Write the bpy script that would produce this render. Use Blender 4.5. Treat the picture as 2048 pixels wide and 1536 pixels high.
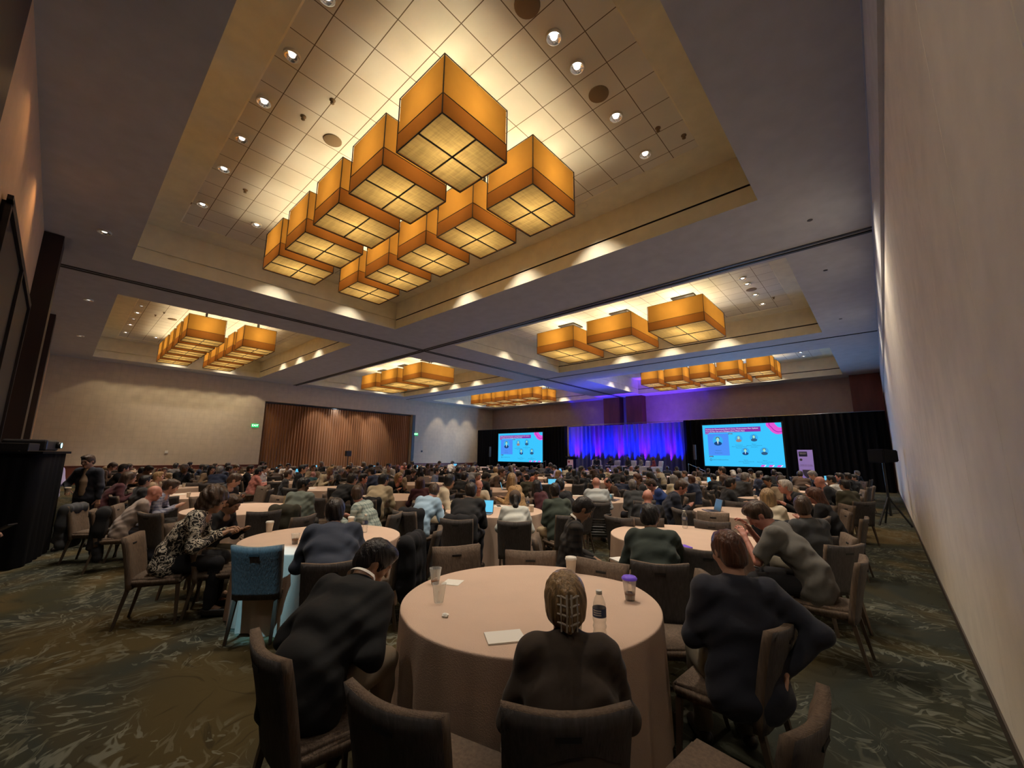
import bpy, bmesh, math, random
import numpy as np
from math import sin, cos, pi, radians, sqrt, hypot, atan2, degrees
from mathutils import Vector, Matrix, Euler
for o in list(bpy.data.objects): bpy.data.objects.remove(o)
S = bpy.context.scene
C = S.collection
random.seed(11)

# ------------------------------------------------------------------ camera
def set_camera():
    yaw, pitch, roll = radians(42.10), radians(9.974), radians(0.59)
    fw = Vector((-sin(yaw)*cos(pitch), cos(yaw)*cos(pitch), sin(pitch)))
    rt = Vector((cos(yaw), sin(yaw), 0)); up = rt.cross(fw)
    rt2 = rt*cos(roll) + up*sin(roll); up2 = up*cos(roll) - rt*sin(roll)
    m = Matrix((rt2, up2, -fw)).transposed().to_4x4()
    m.translation = (0, 0, 1.75)
    cd = bpy.data.cameras.new('camera'); cam = bpy.data.objects.new('camera', cd)
    cam.matrix_world = m; cd.lens = 14.293; cd.sensor_width = 36; cd.clip_start = 0.05; cd.clip_end = 200
    C.objects.link(cam); S.camera = cam
set_camera()
S.view_settings.view_transform = 'Standard'; S.view_settings.look = 'None'
S.view_settings.gamma = 1; S.view_settings.use_curve_mapping = False
S.view_settings.exposure = 0.0
w = bpy.data.worlds.new('world'); S.world = w; w.use_nodes = True
w.node_tree.nodes['Background'].inputs[0].default_value = (0.9, 0.7, 0.55, 1)
w.node_tree.nodes['Background'].inputs[1].default_value = 0.0

S.cycles.max_bounces = 6; S.cycles.diffuse_bounces = 3; S.cycles.glossy_bounces = 1; S.cycles.transmission_bounces = 3; S.cycles.transparent_max_bounces = 8
S.cycles.adaptive_threshold = 0.03; S.cycles.caustics_reflective = False; S.cycles.caustics_refractive = False
# light powers in one place
LAMP_W = 74.0        # bulb in each small fabric pendant
LAMP_BIG_W = 170.0    # bulbs in the large fabric pendants
DOWN_W = 500.0       # recessed downlights
UP_W = 3600.0         # coloured stage uplights
SCREEN = 1.0
WARM = (1.0, 0.79, 0.50); WARMW = (1.0, 0.86, 0.70)

# room
XR, XL, YB, YS, H = 0.397, -31.956, -0.84, 32.19, 6.717
ZIN = 7.85
COF = [(-14.10, -1.29, 0.678, 8.537), (-14.10, -1.29, 11.62, 19.84), (-14.10, -1.29, 22.91, 30.79),
       (-30.63, -17.69, 0.678, 8.537), (-30.63, -17.69, 11.62, 19.84), (-30.63, -17.69, 22.91, 30.79)]

def light(kind, loc, power, color, aim=None, size=None, blend=.3, radius=.05, parent=None, name='light'):
    l = bpy.data.lights.new(name, kind); l.energy = power; l.color = color
    o = bpy.data.objects.new(name, l); C.objects.link(o); o.location = loc
    if kind == 'SPOT': l.spot_size = radians(size); l.spot_blend = blend
    if kind != 'AREA': l.shadow_soft_size = radius
    if aim is not None:
        o.rotation_euler = (Vector(aim)-Vector(loc)).to_track_quat('-Z', 'Y').to_euler()
    if parent: o.parent = parent
    return o

# ------------------------------------------------------------------ materials
MC = {}
def mat(name, color=(.5, .5, .5), rough=.7, metal=0, emit=0, ecol=None, bump=0, bscale=60, var=0, vscale=8, alpha=None, trans=0, spec=.5, sheen=0, stretch=None, coat=0):
    if name in MC: return MC[name]
    m = bpy.data.materials.new(name); m.use_nodes = True; nt = m.node_tree; b = nt.nodes['Principled BSDF']
    b.inputs['Base Color'].default_value = (*color, 1); b.inputs['Roughness'].default_value = rough
    b.inputs['Metallic'].default_value = metal; b.inputs['Specular IOR Level'].default_value = spec
    b.inputs['Transmission Weight'].default_value = trans
    if sheen: b.inputs['Sheen Weight'].default_value = sheen
    if emit: b.inputs['Emission Color'].default_value = (*(ecol or color), 1); b.inputs['Emission Strength'].default_value = emit
    if bump or var:
        tc = nt.nodes.new('ShaderNodeTexCoord'); mp = nt.nodes.new('ShaderNodeMapping')
        nt.links.new(tc.outputs['Object'], mp.inputs[0])
        if stretch: mp.inputs['Scale'].default_value = stretch
    if bump:
        n = nt.nodes.new('ShaderNodeTexNoise'); n.inputs['Scale'].default_value = bscale; n.inputs['Detail'].default_value = 4
        bp = nt.nodes.new('ShaderNodeBump'); bp.inputs['Strength'].default_value = bump; bp.inputs['Distance'].default_value = .01
        nt.links.new(mp.outputs[0], n.inputs['Vector']); nt.links.new(n.outputs[0], bp.inputs['Height']); nt.links.new(bp.outputs[0], b.inputs['Normal'])
    if var:
        n = nt.nodes.new('ShaderNodeTexNoise'); n.inputs['Scale'].default_value = vscale; n.inputs['Detail'].default_value = 5
        r = nt.nodes.new('ShaderNodeMapRange'); r.inputs[1].default_value = .3; r.inputs[2].default_value = .7; r.inputs[3].default_value = 1-var; r.inputs[4].default_value = 1+var
        mx = nt.nodes.new('ShaderNodeMix'); mx.data_type = 'RGBA'; mx.blend_type = 'MULTIPLY'; mx.inputs[0].default_value = 1
        mx.inputs[6].default_value = (*color, 1)
        nt.links.new(mp.outputs[0], n.inputs['Vector']); nt.links.new(n.outputs[0], r.inputs[0]); nt.links.new(r.outputs[0], mx.inputs[7]); nt.links.new(mx.outputs[2], b.inputs['Base Color'])
    MC[name] = m; return m

class NT:
    """tiny node helper"""
    def __init__(s, name, rough=.7):
        s.m = bpy.data.materials.new(name); s.m.use_nodes = True; s.t = s.m.node_tree; s.b = s.t.nodes['Principled BSDF']
        s.b.inputs['Roughness'].default_value = rough; MC[name] = s.m
    def n(s, kind, **kw):
        x = s.t.nodes.new('ShaderNode'+kind)
        for k, v in kw.items():
            if hasattr(x, k): setattr(x, k, v)
        return x
    def l(s, a, b): s.t.links.new(a, b)
    def coord(s, scale=(1, 1, 1), rot=(0, 0, 0), out='Object'):
        tc = s.n('TexCoord'); mp = s.n('Mapping'); s.l(tc.outputs[out], mp.inputs[0])
        mp.inputs['Scale'].default_value = scale; mp.inputs['Rotation'].default_value = rot
        return mp.outputs[0]
    def noise(s, vec, scale, detail=3, dist=0):
        x = s.n('TexNoise'); x.inputs['Scale'].default_value = scale; x.inputs['Detail'].default_value = detail; x.inputs['Distortion'].default_value = dist
        s.l(vec, x.inputs['Vector']); return x
    def ramp(s, fac, stops):
        r = s.n('ValToRGB'); e = r.color_ramp.elements
        while len(e) < len(stops): e.new(.5)
        for q, (p, c) in zip(e, stops): q.position = p; q.color = (*c, 1) if len(c) == 3 else c
        s.l(fac, r.inputs[0]); return r.outputs[0]
    def mix(s, fac, a, b, mode='MIX'):
        x = s.n('Mix', data_type='RGBA', blend_type=mode)
        for i, v in ((0, fac), (6, a), (7, b)):
            if isinstance(v, (int, float)): x.inputs[i].default_value = v
            elif isinstance(v, tuple): x.inputs[i].default_value = (*v, 1)
            else: s.l(v, x.inputs[i])
        return x.outputs[2]
    def math(s, op, a, b=0):
        x = s.n('Math', operation=op)
        for i, v in ((0, a), (1, b)):
            if isinstance(v, (int, float)): x.inputs[i].default_value = v
            else: s.l(v, x.inputs[i])
        return x.outputs[0]
    def sep(s, vec):
        x = s.n('SeparateXYZ'); s.l(vec, x.inputs[0]); return x.outputs
    def bump(s, h, strength=.3, dist=.01):
        x = s.n('Bump'); x.inputs['Strength'].default_value = strength; x.inputs['Distance'].default_value = dist
        s.l(h, x.inputs['Height']); s.l(x.outputs[0], s.b.inputs['Normal'])

def carpet_mat():
    t = NT('carpet', .95); v = t.coord()
    big = t.noise(v, .42, 3, .6)
    base = t.ramp(big.outputs[0], [(.36, (.092, .064, .026)), (.45, (.042, .040, .022)), (.53, (.031, .035, .029)), (.62, (.066, .050, .021))])
    # palm-frond strokes fanning out of scattered centres
    def fans(scale, k, lo, hi, seed):
        wn = t.noise(v, 1.6, 2); add = t.n('VectorMath', operation='MULTIPLY_ADD'); t.l(wn.outputs['Color'], add.inputs[0]); add.inputs[1].default_value = (.5, .5, 0); t.l(v, add.inputs[2])
        vo = t.n('TexVoronoi'); vo.inputs['Scale'].default_value = scale; vo.voronoi_dimensions = '2D'; t.l(add.outputs[0], vo.inputs['Vector'])
        sub = t.n('VectorMath', operation='SUBTRACT'); t.l(add.outputs[0], sub.inputs[0]); t.l(vo.outputs['Position'], sub.inputs[1])
        s = t.sep(sub.outputs[0]); ang = t.math('ARCTAN2', s[1], s[0]); ln = t.n('VectorMath', operation='LENGTH'); t.l(sub.outputs[0], ln.inputs[0])
        cb = t.n('CombineXYZ'); t.l(t.math('MULTIPLY', ang, k), cb.inputs[0]); t.l(t.math('MULTIPLY', ln.outputs['Value'], 2.6*scale), cb.inputs[1]); t.l(t.math('MULTIPLY', t.sep(vo.outputs['Color'])[0], 50), cb.inputs[2])
        n = t.noise(cb.outputs[0], 1.6, 2, .5)
        return t.ramp(n.outputs[0], [(lo, (0, 0, 0)), (lo+.03, (1, 1, 1)), (hi, (1, 1, 1)), (hi+.03, (0, 0, 0))]), n
    f1, n1 = fans(.55, 4.5, .56, .63, 1); f2, n2 = fans(1.3, 2.6, .58, .66, 2)
    patch = t.ramp(t.noise(v, .7, 1).outputs[0], [(.40, (0, 0, 0)), (.52, (1, 1, 1))])
    dark = t.ramp(n1.outputs[0], [(.30, (1, 1, 1)), (.38, (0, 0, 0))])
    c = t.mix(t.math('MULTIPLY', dark, .55), base, (.018, .015, .009))
    c = t.mix(t.math('MULTIPLY', f1, t.math('MULTIPLY', patch, .35)), c, (.17, .165, .12))
    c = t.mix(t.math('MULTIPLY', f2, t.math('MULTIPLY', patch, .45)), c, (.21, .22, .18))
    gr = t.noise(v, 260, 2)
    t.l(c, t.b.inputs['Base Color']); t.bump(gr.outputs[0], .5, .004); t.b.inputs['Specular IOR Level'].default_value = .1
    return t.m

def wall_mat(name, col, grid=0, seams=0, rough=.85):
    t = NT(name, rough); v = t.coord()
    n = t.noise(v, 3, 4); fine = t.noise(v, 180, 2)
    c = t.mix(t.ramp(n.outputs[0], [(.3, (0, 0, 0)), (.7, (1, 1, 1))]), tuple(x*.93 for x in col), tuple(min(1, x*1.05) for x in col))
    if grid:
        s = t.sep(v)
        a = t.math('LESS_THAN', t.math('FRACT', t.math('MULTIPLY', s[1], 1/grid)), .06)
        b = t.math('LESS_THAN', t.math('FRACT', t.math('MULTIPLY', s[2], 1/grid)), .06)
        c = t.mix(t.math('MULTIPLY', t.math('MAXIMUM', a, b), .16), c, tuple(x*.45 for x in col))
    t.l(c, t.b.inputs['Base Color']); t.bump(fine.outputs[0], .25, .003)
    return t.m

def tile_mat():
    t = NT('ceiling_tile', .85); v = t.coord(); s = t.sep(v)
    lines = []
    for k, off in ((0, 2.57), (1, -4.34)):
        f = t.math('FRACT', t.math('MULTIPLY', t.math('ADD', s[k], off+100*.635), 1/.635))
        lines.append(t.math('LESS_THAN', f, .022))
    n = t.noise(v, 1.2, 2)
    c = t.mix(t.ramp(n.outputs[0], [(.3, (0, 0, 0)), (.7, (1, 1, 1))]), (.70, .69, .60), (.78, .77, .68))
    c = t.mix(t.math('MAXIMUM', *lines), c, (.16, .12, .07))
    t.l(c, t.b.inputs['Base Color']); return t.m

def shade_mat(name, col, colt, wt, weave=0):
    t = NT(name, .8)
    tr = t.n('BsdfTranslucent'); mx = t.n('MixShader'); mx.inputs[0].default_value = wt
    v = t.coord(); a = t.noise(v, 2.2, 3)
    lo = tuple(x*.82 for x in colt)
    c = t.mix(t.ramp(a.outputs[0], [(.3, (0, 0, 0)), (.7, (1, 1, 1))]), lo, colt)
    if weave:
        m1 = t.coord((weave, weave*.08, weave)); m2 = t.coord((weave*.08, weave, weave))
        w1 = t.noise(m1, 1, 2); w2 = t.noise(m2, 1, 2)
        f = t.ramp(t.math('ADD', t.math('MULTIPLY', w1.outputs[0], .5), t.math('MULTIPLY', w2.outputs[0], .5)), [(.38, (.55, .55, .55)), (.62, (1, 1, 1))])
        c = t.mix(1.0, c, f, 'MULTIPLY')
    t.l(c, tr.inputs[0]); t.b.inputs['Base Color'].default_value = (*col, 1)
    t.l(t.b.outputs[0], mx.inputs[1]); t.l(tr.outputs[0], mx.inputs[2])
    t.l(mx.outputs[0], t.t.nodes['Material Output'].inputs[0]); return t.m

def plaid_mat(name, c1, c2, sc=16):
    t = NT(name, .9); v = t.coord(); s = t.sep(v)
    f = [t.math('LESS_THAN', t.math('FRACT', t.math('MULTIPLY', t.math('ADD', s[k], 5.0), sc)), .35) for k in (0, 2)]
    c = t.mix(t.math('MULTIPLY', t.math('ADD', f[0], f[1]), .5), c1, c2)
    t.l(c, t.b.inputs['Base Color']); return t.m
def blotch_mat(name, c1, c2, sc=14):
    t = NT(name, .8); v = t.coord(); a = t.noise(v, sc, 1, 2.5)
    t.l(t.ramp(a.outputs[0], [(.44, c1), (.47, c2), (.56, c2), (.59, c1)]), t.b.inputs['Base Color']); return t.m

# ------------------------------------------------------------------ mesh helpers
def link(name, me, m=None, parent=None, loc=None, smooth=False):
    o = bpy.data.objects.new(name, me); C.objects.link(o)
    if m is not None and not me.materials: me.materials.append(m)
    if parent is not None: o.parent = parent
    if loc is not None: o.location = loc
    if smooth: me.polygons.foreach_set('use_smooth', [True]*len(me.polygons))
    return o
def tobj(name, bm, m=None, parent=None, loc=None, smooth=False):
    me = bpy.data.meshes.new(name); bm.to_mesh(me); bm.free()
    return link(name, me, m, parent, loc, smooth)
def bx(bm, x0, x1, y0, y1, z0, z1, bev=0, seg=2, mi=0):
    vs = [bm.verts.new((x, y, z)) for x in (x0, x1) for y in (y0, y1) for z in (z0, z1)]
    fs = [bm.faces.new([vs[i] for i in f]) for f in ((0, 1, 3, 2), (4, 6, 7, 5), (0, 4, 5, 1), (2, 3, 7, 6), (0, 2, 6, 4), (1, 5, 7, 3))]
    for f in fs: f.material_index = mi
    if bev:
        es = list({e for f in fs for e in f.edges})
        bmesh.ops.bevel(bm, geom=es, offset=bev, segments=seg, affect='EDGES', profile=.5)
    return vs
def box(name, dims, m, parent=None, bev=0, loc=None):
    bm = bmesh.new(); bx(bm, *dims, bev=bev); return tobj(name, bm, m, parent, loc, smooth=False)
def tube(bm, pts, r, n=8, close=False):
    rings = []
    P = [Vector(p) for p in pts]
    for i, p in enumerate(P):
        a = P[max(i-1, 0)]; b = P[min(i+1, len(P)-1)]; d = (b-a).normalized()
        u = d.cross(Vector((0, 0, 1)))
        if u.length < 1e-3: u = Vector((1, 0, 0))
        u.normalize(); v = d.cross(u)
        rr = r[i] if isinstance(r, (list, tuple)) else r
        rings.append([bm.verts.new(p+u*rr*cos(2*pi*k/n)+v*rr*sin(2*pi*k/n)) for k in range(n)])
    for a, b in zip(rings, rings[1:]):
        for k in range(n): bm.faces.new((a[k], a[(k+1) % n], b[(k+1) % n], b[k]))
    bm.faces.new(rings[0][::-1]); bm.faces.new(rings[-1])
def lathe(bm, prof, n=24, caps=True, mi=0, c=(0, 0)):
    rings = [[bm.verts.new((c[0]+r*cos(2*pi*k/n), c[1]+r*sin(2*pi*k/n), z)) for k in range(n)] for r, z in prof]
    for a, b in zip(rings, rings[1:]):
        for k in range(n):
            f = bm.faces.new((a[k], a[(k+1) % n], b[(k+1) % n], b[k])); f.material_index = mi; f.smooth = True
    if caps:
        bm.faces.new(rings[0][::-1]).material_index = mi; bm.faces.new(rings[-1]).material_index = mi
def quad(bm, pts, mi=0):
    f = bm.faces.new([bm.verts.new(p) for p in pts]); f.material_index = mi; return f
def tag(o, label=None, cat=None, group=None, kind=None):
    if label: o['label'] = label
    if cat: o['category'] = cat
    if group: o['group'] = group
    if kind: o['kind'] = kind
    return o
def thing(name, label, cat, loc=(0, 0, 0), rz=0, group=None):
    o = bpy.data.objects.new(name, None); C.objects.link(o); o.location = loc; o.rotation_euler = (0, 0, rz)
    o.empty_display_size = .1
    return tag(o, label, cat, group)
def children(o): return KIDS.get(o.name, [])
def dup(root, loc=None, rz=None, label=None, group=None, only=None):
    r = root.copy(); C.objects.link(r)
    if loc is not None: r.location = loc
    if rz is not None: r.rotation_euler = (0, 0, rz)
    if label: r['label'] = label
    if group: r['group'] = group
    for ch in root.children:
        c = ch.copy(); C.objects.link(c); c.parent = r
        for g in ch.children:
            d = g.copy(); C.objects.link(d); d.parent = c
    return r
ORD = ['first', 'second', 'third', 'fourth', 'fifth', 'sixth', 'seventh', 'eighth', 'ninth', 'tenth']
# ------------------------------------------------------------------ room shell
M_CEIL = wall_mat('ceiling_paint', (.50, .505, .53))
M_COF = wall_mat('coffer_paint', (.82, .79, .62))
M_TILE = tile_mat()
M_WALLL = wall_mat('wall_vinyl', (.60, .52, .40), grid=.32)
M_WALLP = wall_mat('partition_fabric', (.84, .78, .68))
M_WALLS = wall_mat('stage_wall_paint', (.42, .33, .30))
M_WALLB = wall_mat('back_wall_vinyl', (.62, .42, .24))
M_WOOD = mat('red_wood', (.16, .045, .028), .45, var=.25, vscale=3, stretch=(1, 1, .15))
M_DARKWOOD = mat('dark_wood', (.020, .008, .006), .5, var=.3, vscale=3, stretch=(1, 1, .15))
M_BLACK = mat('black_plastic', (.012, .012, .013), .5)
M_BLACKCLOTH = mat('black_cloth', (.006, .006, .008), .95, spec=.1)
M_CHROME = mat('chrome', (.8, .8, .8), .15, 1)
M_TRACK = mat('track_metal', (.03, .025, .022), .6)
M_BULB = mat('bulb', (1, 1, 1), .5, emit=14, ecol=(1, .9, .75))
M_BULBDIM = mat('bulb_dim', (1, 1, 1), .5, emit=1.6, ecol=(1, .9, .75))

bm = bmesh.new(); quad(bm, [(XL, YB, 0), (XR, YB, 0), (XR, YS, 0), (XL, YS, 0)])
tag(tobj('floor', bm, carpet_mat()), kind='structure')
# ceiling with six rectangular openings, each with its coffer
bm = bmesh.new()
xs = sorted({XL, XR, *[c[k] for c in COF for k in (0, 1)]}); ys = sorted({YB, YS, *[c[k] for c in COF for k in (2, 3)]})
for x0, x1 in zip(xs, xs[1:]):
    for y0, y1 in zip(ys, ys[1:]):
        cx, cy = (x0+x1)/2, (y0+y1)/2
        if not any(a < cx < b and c < cy < d for a, b, c, d in COF):
            quad(bm, [(x0, y0, H), (x0, y1, H), (x1, y1, H), (x1, y0, H)])
ceil = tag(tobj('ceiling', bm, M_CEIL), kind='structure')
for (x0, x1, y0, y1) in COF:
    bm = bmesh.new()
    def ringq(a, za, b, zb, mi):
        A = [(x0-a, y0-a, za), (x1+a, y0-a, za), (x1+a, y1+a, za), (x0-a, y1+a, za)]
        B = [(x0-b, y0-b, zb), (x1+b, y0-b, zb), (x1+b, y1+b, zb), (x0-b, y1+b, zb)]
        for k in range(4): quad(bm, [A[k], B[k], B[(k+1) % 4], A[(k+1) % 4]], mi if k == 2 else 0)
    ringq(0, H, 0, 7.08, 0); ringq(0, 7.08, .05, 7.08, 1); ringq(.05, 7.08, .05, 7.13, 1); ringq(.05, 7.13, .01, 7.13, 1); ringq(.01, 7.13, .01, ZIN-.02, 0)
    ringq(.01, ZIN-.02, -.75, ZIN-.02, 0); ringq(-.75, ZIN-.02, -.78, ZIN, 0)
    c = tobj('coffer', bm, M_COF, ceil); c.data.materials.append(M_TRACK)
    bm = bmesh.new(); quad(bm, [(x0+.78, y0+.78, ZIN), (x0+.78, y1-.78, ZIN), (x1-.78, y1-.78, ZIN), (x1-.78, y0+.78, ZIN)])
    tobj('coffer_tiles', bm, M_TILE, ceil)
# partition tracks across the ceiling
for n, d in enumerate([(-16.15, -16.07, YB, YS, H-.02, H+.01), (-15.97, -15.9, YB, YS, H-.02, H+.01), (XL, XR, 11.18, 11.26, H-.02, H+.01), (XL, XR, 11.34, 11.42, H-.03, H+.01), (XL, XR, 20.9, 20.97, H-.02, H+.01)]):
    tag(box('trim_%d' % (n+1), d, M_TRACK), kind='structure')

# right wall: folding partition, fabric panels below a header
bm = bmesh.new(); y = YB; k = 0
while y < YS:
    y1 = min(y+1.22, YS); bx(bm, XR, XR+.12, y+.002, y1-.002, 0, 5.36, bev=.004, seg=1); y = y1
tag(tobj('wall_right', bm, M_WALLP), kind='structure')
hd = tag(box('trim_6', (XR-.045, XR+.12, YB, YS, 5.36, H), M_CEIL), kind='structure')
tag(box('trim_7', (XR-.06, XR-.045, YB, YS, 6.52, 6.56), mat('highlight_strip', (.5, .55, .65), .4, .8)), kind='structure')  # pale bluish strip painted in as a highlight line along the header
tag(box('baseboard_right', (XR-.012, XR, YB, YS, 0, .1), mat('brown_base', (.05, .035, .025), .6)), kind='structure')
# left wall with the curtain recess
RY0, RY1, RZ = 9.48, 21.72, 5.36
bm = bmesh.new()
for a, b, c, d in ((YB, RY0, 0, H), (RY1, YS, 0, H), (RY0, RY1, RZ, H)):
    quad(bm, [(XL, a, c), (XL, b, c), (XL, b, d), (XL, a, d)])
for a in (RY0, RY1): quad(bm, [(XL, a, 0), (XL-.7, a, 0), (XL-.7, a, RZ), (XL, a, RZ)])
quad(bm, [(XL, RY0, RZ), (XL, RY1, RZ), (XL-.7, RY1, RZ), (XL-.7, RY0, RZ)])
quad(bm, [(XL-.7, RY0, 0), (XL-.7, RY1, 0), (XL-.7, RY1, RZ), (XL-.7, RY0, RZ)])
tag(tobj('wall_left', bm, M_WALLL), kind='structure')
for n, (a, b) in enumerate(((YB, RY0), (RY1, YS))):
    tag(box('trim_%d' % (8+n), (XL, XL+.05, a, b, 0, .93), M_WOOD), kind='structure')
    tag(box('trim_%d' % (10+n), (XL, XL+.07, a, b, .93, .97), M_WOOD), kind='structure')
# stage wall
bm = bmesh.new(); quad(bm, [(XL, YS, 0), (XL, YS, H), (XR+.12, YS, H), (XR+.12, YS, 0)])
tag(tobj('wall_front', bm, M_WALLS), kind='structure')
for n, (a, b) in enumerate(((-17.65, -16.15), (-15.55, -14.15), (-1.05, .36))):
    tag(box('trim_%d' % (12+n), (a, b, YS-.75, YS, 0, H), M_WOOD), kind='structure')
# back wall with pilasters and dark doors
bm = bmesh.new(); quad(bm, [(XL, YB, 0), (XR+.12, YB, 0), (XR+.12, YB, H), (XL, YB, H)])
tag(tobj('wall_back', bm, M_WALLB), kind='structure')
tag(box('trim_15', (-14.6, -13.75, YB, YB+.32, 0, H), M_DARKWOOD), kind='structure')
tag(box('trim_16', (-23.0, -22.2, YB, YB+.2, 0, H), M_DARKWOOD), kind='structure')
tag(box('trim_17', (-6.15, .35, YB, YB+.04, 0, H), M_DARKWOOD), kind='structure')
d = tag(box('door_1', (-13.1, -7.6, YB, YB+.05, 0, 4.75), mat('door_black', (.008, .004, .003), .6)), kind='structure')
bm = bmesh.new()
for x in (-13.1, -10.35, -7.6): bx(bm, x-.06, x+.06, YB+.04, YB+.09, 0, 4.75)
bx(bm, -13.16, -7.54, YB+.04, YB+.09, 4.69, 4.81)
tobj('door_frame', bm, mat('door_black', 0), d)
light('SPOT', (-10.6, YB+.55, 6.6), 42, (1, .55, .25), aim=(-10.2, YB, 4.0), size=110, blend=.8, name='back_wall_washer')
light('SPOT', (-8.0, YB+.5, 6.6), 18, (1, .55, .25), aim=(-7.6, YB, 4.5), size=100, blend=.8, name='back_wall_washer')

# brown pleated curtain in the recess
def pleats(bm, p0, p1, z0, z1, amp, wl, seed=0, mi=0, ztop=None):
    rnd = random.Random(seed); p0 = Vector((*p0, 0)); p1 = Vector((*p1, 0)); L = (p1-p0).length; d = (p1-p0).normalized(); nrm = Vector((-d.y, d.x, 0))
    n = int(L/wl*8); ph = 0; prev = None; zs = [z0, z0+(z1-z0)*.5, z1]
    for i in range(n+1):
        ph += 2*pi/8*rnd.uniform(.75, 1.3); s = L*i/n
        col = []
        for q, z in enumerate(zs):
            a = amp*(1, .9, .75)[q]*(1+.35*sin(s*1.7+seed))
            v = p0+d*s+nrm*a*sin(ph+q*.15)
            col.append(bm.verts.new((v.x, v.y, z)))
        if prev:
            for q in range(2):
                f = bm.faces.new((prev[q], col[q], col[q+1], prev[q+1])); f.smooth = True; f.material_index = mi
        prev = col
M_CURT = mat('curtain_fabric', (.30, .135, .055), .85, sheen=.3, var=.15, vscale=2, stretch=(1, 1, .1))
ct = thing('curtain', 'long brown pleated curtain filling the wall recess', 'curtain', (XL-.33, RY0, 0))
bm = bmesh.new(); pleats(bm, (0, .05), (0, RY1-RY0-.05), .02, RZ-.10, .07, .2, 3); tobj('curtain_cloth', bm, M_CURT, ct)
box('curtain_rail', (-.06, .06, 0, RY1-RY0, RZ-.12, RZ-.05), M_TRACK, ct)
light('AREA', (XL-.1, (RY0+RY1)/2-1, RZ-.06), 7, (.7, .85, 1), aim=(XL-.1, (RY0+RY1)/2-1, 0), name='recess_light').data.size = .3
for yy in (13.2, 14.8, 16.4, 18.0):
    light('SPOT', (XL+1.6, yy, H-.05), 330, WARMW, aim=(XL-.3, yy, 2.6), size=52, blend=.5, name='curtain_washer')
for k in range(8):
    yy = 1.2+k*1.05; light('SPOT', (XL+1.35, yy, H-.05), 34+7*k, (1, .82, .52), aim=(XL+.25, yy, 2.0), size=84, blend=.35, name='wall_washer')
for yy in (24.6, 26.6, 28.4):
    light('SPOT', (XL+1.4, yy, H-.05), 130, (1, .86, .66), aim=(XL, yy, 3.0), size=56, blend=.6, name='wall_washer')

# green exit signs on the left wall
def text(name, s, size, m, parent, loc, rot, align='CENTER', ext=.002, sx=1):
    cu = bpy.data.curves.new(name, 'FONT'); cu.body = s; cu.size = size; cu.align_x = align; cu.align_y = 'CENTER'; cu.extrude = ext; cu.space_line = 1.0
    tmp = bpy.data.objects.new(name, cu); me = bpy.data.meshes.new_from_object(tmp); bpy.data.objects.remove(tmp); me.materials.clear()
    o = link(name, me, m, parent, loc); o.rotation_euler = rot; o.scale = (sx, 1, 1)
    return o
M_EXITG = mat('exit_green', (0, .3, .08), .4, emit=1.1, ecol=(.0, .55, .13)); M_EXITW = mat('exit_white', (.8, 1, .8), .4, emit=2.2, ecol=(.75, 1, .75))
for n, yy in enumerate((9.0, 22.15)):
    e = thing('exit_sign', ('green lit exit sign beside the near end of the brown curtain', 'green lit exit sign between the brown curtain and black drape')[n], 'sign', (XL+.01, yy, 3.5), 0, 'exit signs')
    box('sign_body', (0, .05, -.22, .22, -.02, .22), M_EXITG, e, bev=.01)
    text('sign_lettering', 'EXIT', .19, M_EXITW, e, (.052, 0, .1), (pi/2, 0, pi/2))
for n, (yy, zz, lab) in enumerate(((4.5, 1.75, 'small white thermostat on the beige wall near the curtain'), (22.9, 2.05, 'small dark wall sensor on the beige wall beyond the curtain'))):
    o = box('thermostat', (XL, XL+.04, yy-.08, yy+.08, zz-.08, zz+.08), mat('white_plastic', (.8, .78, .7), .5) if n == 0 else M_BLACK, bev=.01); tag(o, lab, 'thermostat')
bm = bmesh.new(); bx(bm, 0, .09, -.035, .035, 0, .5, bev=.01)
tag(tobj('grey_wall_panel', bm, mat('steel_grey', (.2, .25, .28), .5), loc=(XL+.0, 21.95, 0.9)), 'tall narrow grey panel at the far edge of the curtain recess', 'panel')
tag(box('door_2', (XL, XL+.06, 21.72, 22.0, 0, RZ), mat('steel_dark', (.06, .075, .085), .5)), kind='structure')

# ------------------------------------------------------------------ ceiling fixtures
M_TRIM = mat('downlight_trim', (.8, .76, .65), .4)
M_REFL = mat('downlight_reflector', (.9, .9, .9), .18, .9)
M_SPK = mat('speaker_grille', (.22, .16, .09), .8); 
def make_downlight(lit):
    d = thing('downlight', 'x', 'ceiling light', (0, 0, 0), 0, 'recessed downlights')
    bm = bmesh.new(); lathe(bm, [(.105, .0), (.105, -.012), (.125, -.012), (.125, .028)], 20, caps=False); tobj('trim_ring', bm, M_TRIM, d)
    bm = bmesh.new(); lathe(bm, [(.105, -.006), (.085, .014), (.045, .024)], 20, caps=False); tobj('reflector', bm, M_REFL, d)
    bm = bmesh.new(); lathe(bm, [(.046, .024), (.046, .012), (.03, .006), (.001, .004)], 16, caps=False); tobj('bulb', bm, M_BULB if lit else M_BULBDIM, d)
    return d
M_BULBDIM = mat('bulb_dim', 0)
DL = {True: make_downlight(True), False: make_downlight(False)}; dl_used = {True: 0, False: 0}
CNAME = ['coffer above the nearest tables', 'coffer behind the nearest one', 'coffer above the right screen side', 'coffer by the near beige wall', 'coffer above the curtain', 'coffer before the left screen']
CNAME = ['nearest coffer', 'three-lantern coffer by the pale wall', 'coffer in front of the wide screen', 'coffer beside the beige wall', 'three-lantern coffer by the curtain', 'coffer in front of the far screen']
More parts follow.
